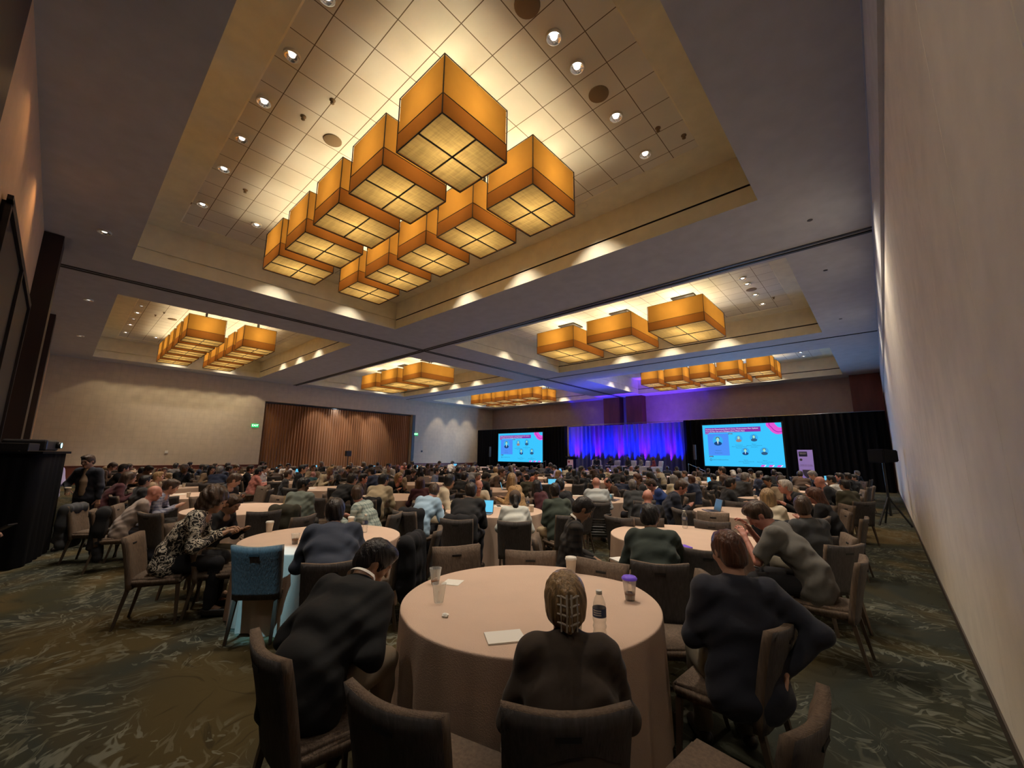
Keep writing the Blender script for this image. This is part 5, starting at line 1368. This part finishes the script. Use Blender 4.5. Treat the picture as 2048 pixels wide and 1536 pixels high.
flat('banner_emblem', mat('emblem_grey', (.10, .08, .13), .6), b, lambda bm: disc(bm, -.22, 1.68, .07, .07, -.008))
# lectern
l = thing('lectern', 'black-topped lectern with pink and white front sign beside the armchairs', 'lectern', (-18.72, 28.0, .45))
bm = bmesh.new(); bx(bm, -.28, .28, -.22, .22, 0, 1.08, bev=.01); tobj('lectern_body', bm, M_BLACK, l)
bm = bmesh.new(); vs = bx(bm, -.40, .40, -.30, .30, 1.08, 1.16)
for v in bm.verts: v.co.z += .12*(v.co.y < 0)+.0
tobj('lectern_top', bm, M_BLACK, l)
bm = bmesh.new(); tube(bm, [(.1, 0, 1.2), (.1, -.02, 1.45), (.08, .12, 1.52)], .012); tobj('microphone', bm, M_BLACK, l)
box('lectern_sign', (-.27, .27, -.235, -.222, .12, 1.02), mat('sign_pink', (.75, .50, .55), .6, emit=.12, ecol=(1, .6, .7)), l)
flat('lectern_sign_box', mat('banner_navy', 0), l, lambda bm: quad(bm, [(-.2, -.24, .42), (.2, -.24, .42), (.2, -.24, .6), (-.2, -.24, .6)]))
text('lectern_text', 'ENERGY', .11, M_LANY, l, (0, -.245, .51), (pi/2, 0, 0), ext=0)
flat('lectern_emblem', mat('emblem_red', (.5, .03, .06), .6), l, lambda bm: disc(bm, -.12, .85, .09, .09, -.24))
# armchairs with panellists
M_ARM = mat('armchair_fabric', (.50, .48, .52), .85, bump=.3, bscale=40)
def make_armchair():
    a = thing('armchair', 'x', 'armchair', group='pale armchairs on the stage')
    bm = bmesh.new(); bx(bm, -.30, .30, -.28, .36, .26, .45, bev=.04, seg=3); tobj('seat', bm, M_ARM, a)
    bm = bmesh.new(); vs = bx(bm, -.34, .34, -.42, -.28, .26, 1.02, bev=.05, seg=3)
    for v in bm.verts: v.co.y -= (v.co.z-.26)*.18
    tobj('backrest', bm, M_ARM, a)
    for s_ in (-1, 1):
        bm = bmesh.new(); bx(bm, s_*.37-.06, s_*.37+.06, -.40, .34, .2, .64, bev=.04, seg=3); tobj('armrest', bm, M_ARM, a)
        for y in (-.33, .28):
            bm = bmesh.new(); tube(bm, [(s_*.31, y, .26), (s_*.32, y, 0)], [.025, .016], 8); tobj('leg', bm, M_DARKWOOD, a)
    return a
ac = make_armchair(); first = True
PAN = [(-16.45, 'navysuit', 'dark', 'short', -60, 'lap', 'panellist in navy suit and white shirt in the armchair nearest the lectern', 0), (-15.14, 'navysuit', 'black', 'short', -120, 'chin', 'panellist speaking into a microphone, second armchair from the lectern', 0),
       (-13.81, 'charcoal', 'dark', 'long', -100, 'lap', 'long-haired panellist in charcoal in the middle armchair', 1), (-12.82, 'grey', 'black', 'short', -135, 'lap', 'panellist in grey jacket, second armchair from the wide screen', 0), (-11.9, 'redtop', 'auburn', 'long', -140, 'lap', 'auburn-haired panellist in dark red top in the armchair nearest the wide screen', 1)]
for k, (x, clo, col, kind, b, arms, lab, fem) in enumerate(PAN):
    a = ac if first else dup(ac); first = False
    a.location = (x, 28.0, .45); a.rotation_euler = (0, 0, radians(b-90)); a['label'] = 'pale upholstered armchair on the stage, %s from the lectern' % ORD[k]
    J = skeleton(2, 4, 0, arms, bool(fem)); M = build_parts('pan%d' % k, J, kind, bool(fem), vox=.016, hands=False, seed=k)
    r = thing('person', lab, 'person', (x, 28.0, .45-.03), radians(b-90), 'panellists on the stage')
    assemble(M, r, skin_mat('light' if k % 2 else 'tan'), cloth_mat(clo), mat('trousers_20', (.02, .02, .03), .9), hair_mat(col))
# stair rail at each stage end
for n, (x, lab) in enumerate(((-9.4, 'thin metal stair rail at the stage end nearest the wide screen'), (-20.9, 'thin metal stair rail at the stage end nearest the lectern'))):
    bm = bmesh.new(); s_ = 1 if n == 0 else -1
    tube(bm, [(0, 0, .45), (0, 0, 1.35), (s_*1.0, 0, .9), (s_*1.0, 0, 0)], .018)
    tag(tobj('stair_rail', bm, M_CHROME, None, (x, 27.4, 0)), lab, 'railing')
    bm = bmesh.new(); bx(bm, 0, s_*.35, -.45, .45, 0, .30); bx(bm, s_*.35, s_*.7, -.45, .45, 0, .15)
    tag(tobj('stage_steps', bm, M_BLACK, None, (x-s_*.5 if 0 else x, 27.85, 0)), 'black steps up to the stage %s' % ('beside the wide screen' if n == 0 else 'beside the lectern'), 'steps')
# slim speaker columns beside the screens
for n, (x, lab) in enumerate(((-29.3, 'slim black column loudspeaker between beige wall and far screen'), (-9.55, 'slim black column loudspeaker between blue drapes and wide screen'))):
    e = thing('column_loudspeaker', lab, 'loudspeaker', (x, 29.25, 0), 0, 'column loudspeakers')
    box('speaker_base', (-.25, .25, -.25, .25, 0, .35), M_BLACK, e, bev=.02); bm = bmesh.new(); tube(bm, [(0, 0, .35), (0, 0, 1.6)], .02); tobj('pole', bm, M_BLACK, e)
    box('speaker_column', (-.07, .07, -.08, .08, 1.6, 2.6), mat('speaker_grey', (.10, .10, .12), .5), e, bev=.01)

# tripod with speaker near the pale wall
def tripod(name, lab, cat, loc, rz, top, body, spread=.62):
    e = thing(name, lab, cat, loc, rz)
    bm = bmesh.new(); tube(bm, [(0, 0, .25), (0, 0, top)], .03); tobj('pole', bm, M_BLACK, e)
    for k in range(3):
        a = 2*pi*k/3+.9; bm = bmesh.new(); tube(bm, [(0, 0, .75), (spread*cos(a), spread*sin(a), .02)], .024); tobj('leg', bm, M_BLACK, e)
        bm = bmesh.new(); tube(bm, [(0, 0, .3), (spread*.5*cos(a), spread*.5*sin(a), .36)], .008); tobj('brace', bm, M_BLACK, e)
    body(e, top); return e
def spk_body(e, top):
    bm = bmesh.new(); vs = bx(bm, -.38, .38, -.16, .22, top-.05, top+.33)
    for v in bm.verts:
        if v.co.y > 0: v.co.x *= .72; v.co.z = top+.14+(v.co.z-top-.14)*.8
    bmesh.ops.bevel(bm, geom=list(bm.edges), offset=.02, segments=2, affect='EDGES')
    tobj('speaker_cabinet', bm, mat('cabinet_black', (.004, .004, .005), .8, spec=.2), e)
    box('speaker_grille', (-.34, .34, -.17, -.16, top-.02, top+.30), mat('grille', (.005, .005, .006), .9, spec=.1), e)
tripod('tripod_loudspeaker', 'black loudspeaker on tripod stand against the pale wall', 'loudspeaker', (-.03, 15.3, 0), radians(-62), 1.70, spk_body, .40)
def lamp_body(e, top):
    bm = bmesh.new(); bx(bm, -.2, .2, -.14, .14, top-.05, top+.36, bev=.03); tobj('speaker_cabinet', bm, M_BLACK, e)
tripod('tripod_loudspeaker', 'small black loudspeaker on tripod stand before the brown curtain', 'loudspeaker', (-29.7, 14.7, 0), radians(90), 1.62, lamp_body, .5)

# draped projector stand by the back wall
e = thing('projector_stand', 'tall black-draped stand with rack gear beside the back wall', 'stand', (-10.62, -.36, 0), radians(-12))
bm = bmesh.new()
n = 72; prev = None
for k in range(n+1):
    a = 2*pi*k/n; sq = (abs(cos(a))**8+abs(sin(a))**8)**(-1/8); c_ = []
    for z, wv in ((1.72, 0), (1.0, .018), (.01, .035)):
        r = .78*sq+wv*sin(a*22); rr = .42*sq+wv*sin(a*22); c_.append(bm.verts.new((r*cos(a), rr*sin(a)*.95, z)))
    if prev:
        for q in range(2): bm.faces.new((prev[q], prev[q+1], c_[q+1], c_[q])).smooth = True
    prev = c_
tobj('stand_drape', bm, M_BLACKCLOTH, e)
box('stand_top', (-.80, .80, -.42, .42, 1.70, 1.74), M_BLACKCLOTH, e)
pj = thing('projector', 'black projector with glowing blue-white lens on the draped stand', 'projector', (-10.95, -.28, 1.745), radians(-12))
box('projector_body', (-.34, .34, -.26, .26, 0, .19), mat('projector_grey', (.03, .03, .035), .4), pj, bev=.03)
bm = bmesh.new(); lathe(bm, [(.06, 0), (.055, .06)], 20); o = tobj('projector_lens', bm, M_BLACK, pj, (-.17, .265, .10)); o.rotation_euler = (-pi/2, 0, 0)
bm = bmesh.new(); lathe(bm, [(.045, .061), (.001, .062)], 20, caps=False); o = tobj('lens_glow', bm, mat('lens_blue', (.3, .7, 1), .3, emit=6, ecol=(.25, .75, 1)), pj, (-.17, .265, .10)); o.rotation_euler = (-pi/2, 0, 0)
sw = thing('equipment_rack', 'low black video mixer box on the draped stand beside the projector', 'equipment', (-10.25, -.42, 1.745), radians(-12))
box('rack_case', (-.25, .25, -.2, .2, 0, .12), M_BLACK, sw, bev=.01)
bm = bmesh.new()
for k in range(5): bx(bm, -.2+k*.08, -.17+k*.08, -.21, -.2, .05, .07)
tobj('indicator', bm, mat('amber_led', (.9, .4, .05), .4, emit=1.2), sw)
# ------------------------------------------------------------------ standing people
def stander(key, loc, b, clo, hr, trs, lab, sc=1.0, arms='lap', hp=10, lean=2, open_shirt=None):
    col, kind = split_hair(hr); J = skeleton(lean, hp, 0, arms, False, stand=True)
    if key == 'walk':
        J['ERt'], J['WRt'] = ik(J['SRt'], (.17, .22, 1.08), .285, .255, (1, -.4, -.6))
    if key == 'phone':
        for s_, k in ((-1, 'L'), (1, 'Rt')): J['E'+k], J['W'+k] = ik(J['S'+k], (s_*.05, .36, 1.20), .285, .255, (s_, -.3, -.8))
    if key == 'mixer':
        for s_, k in ((-1, 'L'), (1, 'Rt')): J['E'+k], J['W'+k] = ik(J['S'+k], (s_*.15, .30, 1.02), .285, .255, (s_, -.3, -.8))
    M = build_parts('s'+key, J, kind, False, vox=.012, hands=True, seed=3)
    r = thing('person', lab, 'person', (*loc, 0), radians(b-90)); r.scale = (sc, sc, sc)
    assemble(M, r, skin_mat('light'), cloth_mat(clo), mat('trousers_12', (.012, .012, .016), .9), hair_mat(col))
    if open_shirt:
        F = Field((-.2, -.1, .95), (.2, .3, 1.55), .012)
        F.cap(J['P']+np.array((0, .055, .0)), J['C']+np.array((0, .065, 0)), .085, .085, .03, sx=1.0); F.cap(J['C']+np.array((0, .065, 0)), J['N']+np.array((0, .03, -.03)), .085, .05, .03)
        o = link('shirt_front', F.mesh('shirt_front'), mat('shirt_front', open_shirt, .85), r)
    return r, J
wk, J_WK = stander('walk', (-11.25, .52), -42, 'navyblazer', 'brown_short', None, 'person in open dark jacket walking along the aisle with a cup', .97, hp=16, open_shirt=(.36, .27, .19))
stander('mixer', (-12.45, -.02), -20, 'lilac', 'brown_short', None, 'person in lavender shirt standing behind the draped projector stand', .97)
ph, PJ = stander('phone', (-5.12, -.60), 62, 'black', 'dark_short', None, 'person in black at the frame edge by the back wall holding a phone', .96)

bm = bmesh.new(); bx(bm, -.038, .038, -.075, .075, 0, .009, bev=.003); o = tobj('phone', bm, M_BLACK)
bpy.context.view_layer.update(); Wp = ph.matrix_world @ Vector(((PJ['WL']+PJ['WRt'])/2+np.array((0, .13, .02)))); o.location = Wp; o.rotation_euler = (.5, 0, radians(-35)); tag(o, 'black phone in the hands of the person at the frame edge', 'phone')
# ------------------------------------------------------------------ table items
M_CUP = mat('paper_cup', (.72, .66, .56), .7); M_LID = mat('cup_lid', (.78, .74, .66), .4); 
def clear_mat():
    t = NT('clear_plastic', .1); t.b.inputs['Base Color'].default_value = (.9, .9, .88, 1); tr = t.n('BsdfTransparent'); tr.inputs[0].default_value = (.93, .93, .91, 1)
    lw = t.n('LayerWeight'); lw.inputs[0].default_value = .35; mx = t.n('MixShader'); t.l(t.math('ADD', t.math('MULTIPLY', lw.outputs['Facing'], .45), .06), mx.inputs[0]); t.l(tr.outputs[0], mx.inputs[1]); t.l(t.b.outputs[0], mx.inputs[2])
    t.l(mx.outputs[0], t.t.nodes['Material Output'].inputs[0]); return t.m
M_CLEAR = clear_mat()
M_COFFEE = mat('iced_coffee', (.16, .055, .02), .15); M_PURP = mat('purple_lid', (.16, .08, .62), .35, emit=.08, ecol=(.25, .12, 1))
M_PAPER = mat('paper', (.82, .80, .74), .8); M_SCR = mat('laptop_screen', (.1, .4, .7), .4, emit=.8, ecol=(.10, .55, .85)); M_ALU = mat('aluminium', (.30, .30, .32), .35, .7)
def paper_cup(lab, x, y, z=None, s=1.0, lid=True):
    z = TZ if z is None else z
    c = thing('paper_cup', lab, 'cup', (x, y, z), 0, 'paper cups')
    bm = bmesh.new(); lathe(bm, [(.029, 0), (.030, .003), (.040, .100), (.042, .103), (.040, .105)], 24); tobj('cup_body', bm, M_CUP, c)
    if lid: bm = bmesh.new(); lathe(bm, [(.043, .101), (.044, .108), (.041, .112), (.040, .120), (.036, .121), (.034, .117), (.001, .117)], 24, caps=False); tobj('cup_lid', bm, M_LID, c)
    c.scale = (s, s, s); return c
def bottle(lab, x, y, s=1.0, cap=(.8, .8, .8)):
    c = thing('water_bottle', lab, 'bottle', (x, y, TZ), 0, 'plastic water bottles')
    pr = [(.026, .001), (.032, .006)]+[(.032+.0022*sin(k*1.6), .02+k*.008) for k in range(10)]+[(.033, .105), (.033, .145), (.031, .155), (.030, .165), (.024, .185), (.0135, .205), (.0135, .214)]
    bm = bmesh.new(); lathe(bm, pr, 20); tobj('bottle_body', bm, M_CLEAR, c)
    bm = bmesh.new(); lathe(bm, [(.0338, .105), (.0338, .145)], 24, caps=False); tobj('bottle_label', bm, mat('bottle_label', (.05, .075, .16), .5), c)
    bm = bmesh.new()
    for k in range(3):
        for q in range(7):
            a = -2.0+q*.18; z = .115+k*.010; quad(bm, [(.0345*cos(a), .0345*sin(a), z), (.0345*cos(a+.13), .0345*sin(a+.13), z), (.0345*cos(a+.13), .0345*sin(a+.13), z+.005), (.0345*cos(a), .0345*sin(a), z+.005)])
    tobj('label_print', bm, M_PAPER, c)
    bm = bmesh.new(); lathe(bm, [(.0155, .206), (.0155, .222), (.014, .224)], 16); tobj('bottle_cap', bm, M_LID, c); c.scale = (s, s, s); return c
def clear_cup(lab, x, y, fill=0, purple=False, s=1.0):
    c = thing('clear_cup', lab, 'cup', (x, y, TZ), 0, 'clear plastic cups')
    h = .125 if purple else .11
    bm = bmesh.new(); lathe(bm, [(.001, .001), (.028, .001), (.029, .004), (.044, h), (.046, h+.002), (.043, h+.002), (.0275, .006), (.001, .006)], 24, caps=False); tobj('cup_body', bm, M_CLEAR, c)
    if fill: bm = bmesh.new(); lathe(bm, [(.027, .007), (.027+.016*fill/h, fill), (.001, fill)], 24, caps=False); tobj('drink', bm, M_COFFEE, c)
    if purple: bm = bmesh.new(); lathe(bm, [(.047, h-.002), (.048, h+.006), (.040, h+.016), (.034, h+.018), (.030, h+.014), (.001, h+.014)], 24, caps=False); tobj('cup_lid', bm, M_PURP, c)
    c.scale = (s, s, s); return c
def sheet(name, lab, cat, x, y, rz, w=.216, h=.279, m=None, t=.002, z=TZ):
    bm = bmesh.new(); bx(bm, -w/2, w/2, -h/2, h/2, 0, t); o = tobj(name, bm, m or M_PAPER, None, (x, y, z+.001)); o.rotation_euler = (0, 0, rz); return tag(o, lab, cat)
def laptop(lab, x, y, b, lit=True):
    c = thing('laptop', lab, 'laptop', (x, y, TZ+.001), radians(b-90), 'open laptops')
    box('keyboard_base', (-.16, .16, -.11, .11, 0, .014), M_ALU, c, bev=.004); box('keyboard', (-.14, .14, -.03, .09, .014, .016), M_BLACK, c)
    bm = bmesh.new(); bx(bm, -.16, .16, 0, .008, 0, .215); o = tobj('screen_lid', bm, M_ALU, c, (0, .11, .012)); o.rotation_euler = (-.28, 0, 0)
    bm = bmesh.new(); quad(bm, [(-.15, -.002, .01), (.15, -.002, .01), (.15, -.002, .205), (-.15, -.002, .205)]); tobj('screen', bm, M_SCR if lit else mat('dim_screen', (.03, .05, .07), .3, emit=.25, ecol=(.15, .28, .38)), o)
    return c
bpy.context.view_layer.update(); q_ = wk.matrix_world @ Vector(J_WK['WRt']+(J_WK['WRt']-J_WK['ERt'])/.255*.085)
paper_cup('white paper cup carried by the person walking along the aisle', q_.x, q_.y, q_.z-.05, 1.1)
clear_cup('clear plastic cup with a little coffee beside the napkin, nearest table', -2.70, 2.12, .03, s=1.05)
clear_cup('empty clear plastic cup between the coffee cup and crumpled wrapper', -2.36, 1.89, s=1.08)
sheet('napkin', 'square white napkin beside the clear cups on the nearest table', 'napkin', -2.63, 2.24, .5, .14, .14)
def crumple(name, lab, x, y, s, m, z=TZ):
    bm = bmesh.new(); bmesh.ops.create_icosphere(bm, subdivisions=2, radius=s); r = random.Random(int(abs(x)*100))
    for v in bm.verts: v.co = Vector((v.co.x*r.uniform(.6, 1.3), v.co.y*r.uniform(.5, 1.1), max(-s*.38, v.co.z*r.uniform(.25, .6))))
    return tag(tobj(name, bm, m, None, (x, y, z+s*.39)), lab, 'wrapper')
crumple('crumpled_wrapper', 'small crumpled white wrapper on the nearest table', -2.13, 1.76, .026, M_PAPER)
crumple('crumpled_wrapper', 'crumpled pale wrapper near the water bottle, second-row table by pale wall', -1.66, 6.22, .024, M_PAPER)
paper_cup('white lidded paper cup at the stage side of the nearest table', -2.09, 3.09, s=1.15)
clear_cup('clear cup of iced coffee with purple lid on the nearest table', -1.43, 2.84, .045, True, 1.12)
bottle('clear water bottle with dark blue label on the nearest table', -1.27, 2.15, 1.12)
paper_cup('lidded paper cup beside the labelled water bottle, nearest table', -1.40, 2.10, s=1.15)
sheet('notepad', 'white notepad in front of the fair-haired person with claw clip', 'notepad', -1.66, 1.80, -.6, .15, .21, t=.008)
paper_cup('white paper cup in front of the woman in printed blouse', -5.93, 1.97, s=1.1)
clear_cup('short glass of iced coffee left of the navy-shirted person', -4.95, 1.92, .06)
crumple('crumpled_wrapper', 'silver crumpled foil wrapper beside the glass of iced coffee', -5.02, 2.02, .032, mat('foil', (.6, .6, .6), .25, .9))
sheet('notebook', 'dark blue notebook beside the glass of iced coffee', 'notebook', -4.80, 2.12, .7, .13, .2, mat('navy_cover', (.02, .03, .09), .5), .012)
bottle('water bottle in front of the pale plaid shirt', -5.05, 2.80); paper_cup('paper cup held near the pale plaid shirt', -5.62, 2.90, s=1.05)
bottle('water bottle standing on the second-row table nearest the pale wall', -2.20, 6.12, 1.1)
sheet('notebook', 'open white notebook under the dark green jacket sleeve', 'notebook', -1.93, 4.84, .4, .2, .14, t=.01)
sheet('phone', 'purple-lit phone beside the open notebook, second-row table', 'phone', -1.76, 4.88, .9, .075, .15, M_PURP, .01)
laptop('silver laptop in front of the navy-suited person', -2.52, 8.38, 36, False); sheet('paper_sheet', 'white paper sheet beside the silver laptop, stage side', 'paper', -2.05, 9.30, .4)
laptop('laptop with glowing cyan screen in front of the black-topped person', -5.20, 5.04, 123)
sheet('paper_sheet', 'white paper with a phone on it, second table from pale wall', 'paper', -5.76, 6.02, .2); sheet('phone', 'black phone lying on the white paper, second table from pale wall', 'phone', -5.76, 6.02, .9, .07, .15, M_BLACK, .009, TZ+.003)
paper_cup('paper cup in front of the green jacket, second table from pale wall', -4.78, 5.85, s=1.05); bottle('water bottle behind the brown cap, second table from pale wall', -5.1, 6.12)
bottle('water bottle beside the bald person in pale grey shirt', -5.02, 9.02); paper_cup('paper cup beside the bald person in pale grey shirt', -4.80, 8.82, s=1.1); sheet('phone', 'black phone beside the slate top, third row', 'phone', -4.62, 8.60, .2, .07, .15, M_BLACK, .009)
sheet('paper_sheet', 'manila papers at the back wall side, third-row table two', 'paper', -5.45, 8.02, .4, m=mat('manila', (.62, .42, .22), .8)); sheet('paper_sheet', 'white papers at the curtain side, third-row table two', 'paper', -5.92, 9.05, .9)
def card(lab, x, y, rz):
    c = thing('table_number_card', lab, 'card', (x, y, TZ+.001), rz); box('card_face', (-.07, .07, -.012, -.008, 0, .22), mat('card_board', (.42, .34, .20), .8), c); box('card_face', (-.07, .07, .008, .012, 0, .22), mat('card_board', 0), c); return c
card('upright tan card on the third table from pale wall, first row', -8.19, 2.98, .9)
paper_cup('paper cup on the third table from pale wall, first row', -9.35, 2.50)
sheet('notepad', 'white notepad on the lap of the dark plaid jacket', 'notepad', -2.21, 4.19, 1.1, .14, .2, t=.012, z=.66)
# bag on the lap of the grey shirt
F = Field((-.3, -.3, -.1), (.3, .3, .5), .012); F.cap((-.10, 0, .12), (.10, 0, .10), .09, .09, .05, sy=.8); F.cap((-.08, 0, .2), (.08, .02, .24), .06, .05, .05, sy=.8)
o = link('black_bag', F.mesh('black_bag'), mat('bag_nylon', (.012, .012, .014), .5), None, (-1.42, 4.98, .56)); o.rotation_euler = (0, .2, 1.3); tag(o, 'black bag on the lap of the person in grey short-sleeved shirt', 'bag')
# coats over chair backs
def coat(key, lab, x, y, b, m, quilt=False, sleeves=True, drop=.62):
    F = Field((-.5, -.62, .05), (.5, .12, 1.02), .012)
    F.cap((-.17, -.31, .84), (.17, -.31, .84), .070, .070, .04); F.cap((-.19, -.335, .60), (.19, -.335, .60), .065, .065, .08); F.cap((-.17, -.30, .90-drop), (.17, -.30, .90-drop), .055, .055, .10)
    F.cap((-.19, -.32, .82), (-.20, -.36, .60), .045, .04, .05); F.cap((.19, -.32, .82), (.20, -.36, .60), .045, .04, .05)
    for q in np.linspace(.3, .8, 5): F.cap((-.16, -.325, q), (.16, -.325, q), .066, .066, .07)
    if sleeves: F.cap((-.15, -.37, .78), (-.17, -.40, .40), .045, .04, .04); F.cap((.15, -.37, .78), (.18, -.40, .36), .045, .04, .04)
    if quilt: F.ripple(lambda X, Y, Z: .011*np.cos(2*pi*Z/.048))
    else: F.ripple(lambda X, Y, Z: .008*np.sin(30*X+5*Z)+.004*np.sin(55*X))
    o = link('hanging_coat', F.mesh('hanging_coat'), m, None, (x, y, 0)); o.rotation_euler = (0, 0, radians(b-90)); return tag(o, lab, 'coat', 'coats on chair backs')
M_PUFF = mat('puffer_nylon', (.055, .055, .055), .45); M_COATB = mat('coat_black', (.007, .007, .010), .9); M_COATO = mat('coat_olive', (.040, .036, .022), .9); M_COATG = mat('coat_grey', (.055, .058, .065), .9)
def coat_on(clo, hr, lab, m, **kw):
    for (hx, hy_, hz, b, ht, c, h_, i, j) in PEOPLE:
        if (c, h_) == (clo, hr) and hypot(hx, hy_) < 11:
            bb = radians(b); return coat(clo, lab, hx-cos(bb)*.24, hy_-sin(bb)*.24, b, m, **kw)
coat_on('palegrey', 'bald', 'grey quilted puffer jacket hung behind the bald person in pale grey', M_PUFF, quilt=True)
coat_on('beige', 'black_short', 'large black coat hung behind the beige-topped person', M_COATB, drop=.75)
coat_on('sage', 'black_short', 'olive coat hung on the chair of the sage-shirted person', M_COATO, drop=.7)
coat_on('greytee', 'bald', 'black jacket hung on the chair of the person in grey T-shirt', M_COATB, drop=.7)
coat_on('black', 'dark_short', 'long black coat hung behind the black-topped laptop user', M_COATB, drop=.8)
coat_on('lightblue', 'brown_short', 'black coat hung behind the light blue shirt', M_COATB)
coat_on('cream', 'blond_long', 'dark scarf-like coat on the chair of the long-blond-haired person', M_COATB, drop=.5)
coat('e1', 'grey jacket slung over the aisle chair near the projector stand', -9.75, .62, 60, M_COATG); place_chair(-9.75, .62, 60, 2, 0, True)
coat('e2', 'black coat on the empty chair behind the person in black fleece', -4.17, 2.55, 213, M_COATB, drop=.5)
# far tables: a few papers, cups, bottles and laptops each
far = random.Random(21); k = 0
for (i, j), (tx, ty) in TXY.items():
    if hypot(tx, ty) < 9.5: continue
    its = far.sample(['paper', 'cup', 'bottle', 'cup2', 'paper2', 'laptop'] if j > 1 else ['paper', 'cup', 'bottle', 'cup2', 'paper2'], 3)
    a0 = far.uniform(0, 6)
    for q, it in enumerate(its):
        a = a0+q*2.1; x, y = tx+.52*cos(a), ty+.52*sin(a); wd = table_words(i, j)
        if it.startswith('paper'):
            o = sheet('paper_sheet', 'x', 'paper', x, y, a, .22, .29); o['group'] = 'papers on the far tables'; unique('white paper sheet, %s' % wd, o)
        elif it.startswith('cup'): o = paper_cup('x', x, y, lid=False); unique('white paper cup, %s' % wd, o)
        elif it == 'bottle': o = bottle('x', x, y); unique('clear water bottle, %s' % wd, o)
        else: o = laptop('x', x, y, degrees(a)+180, True); unique('open laptop, %s' % wd, o)
# settle labels that came out the same: nearer / middle / farther from the camera
for lab, os_ in LABELS.items():
    if len(os_) > 1:
        os_.sort(key=lambda o: hypot(o.location.x, o.location.y)); n = len(os_)
        words = ['nearer', 'farther'] if n == 2 else ['nearest', 'middle', 'farthest'] if n == 3 else ['nearest', 'second nearest', 'second farthest', 'farthest'] if n == 4 else [ORD[q]+' nearest' for q in range(n)]
        for w_, o in zip(words, os_): o['label'] = ' '.join((w_+' '+lab).split()[:16])
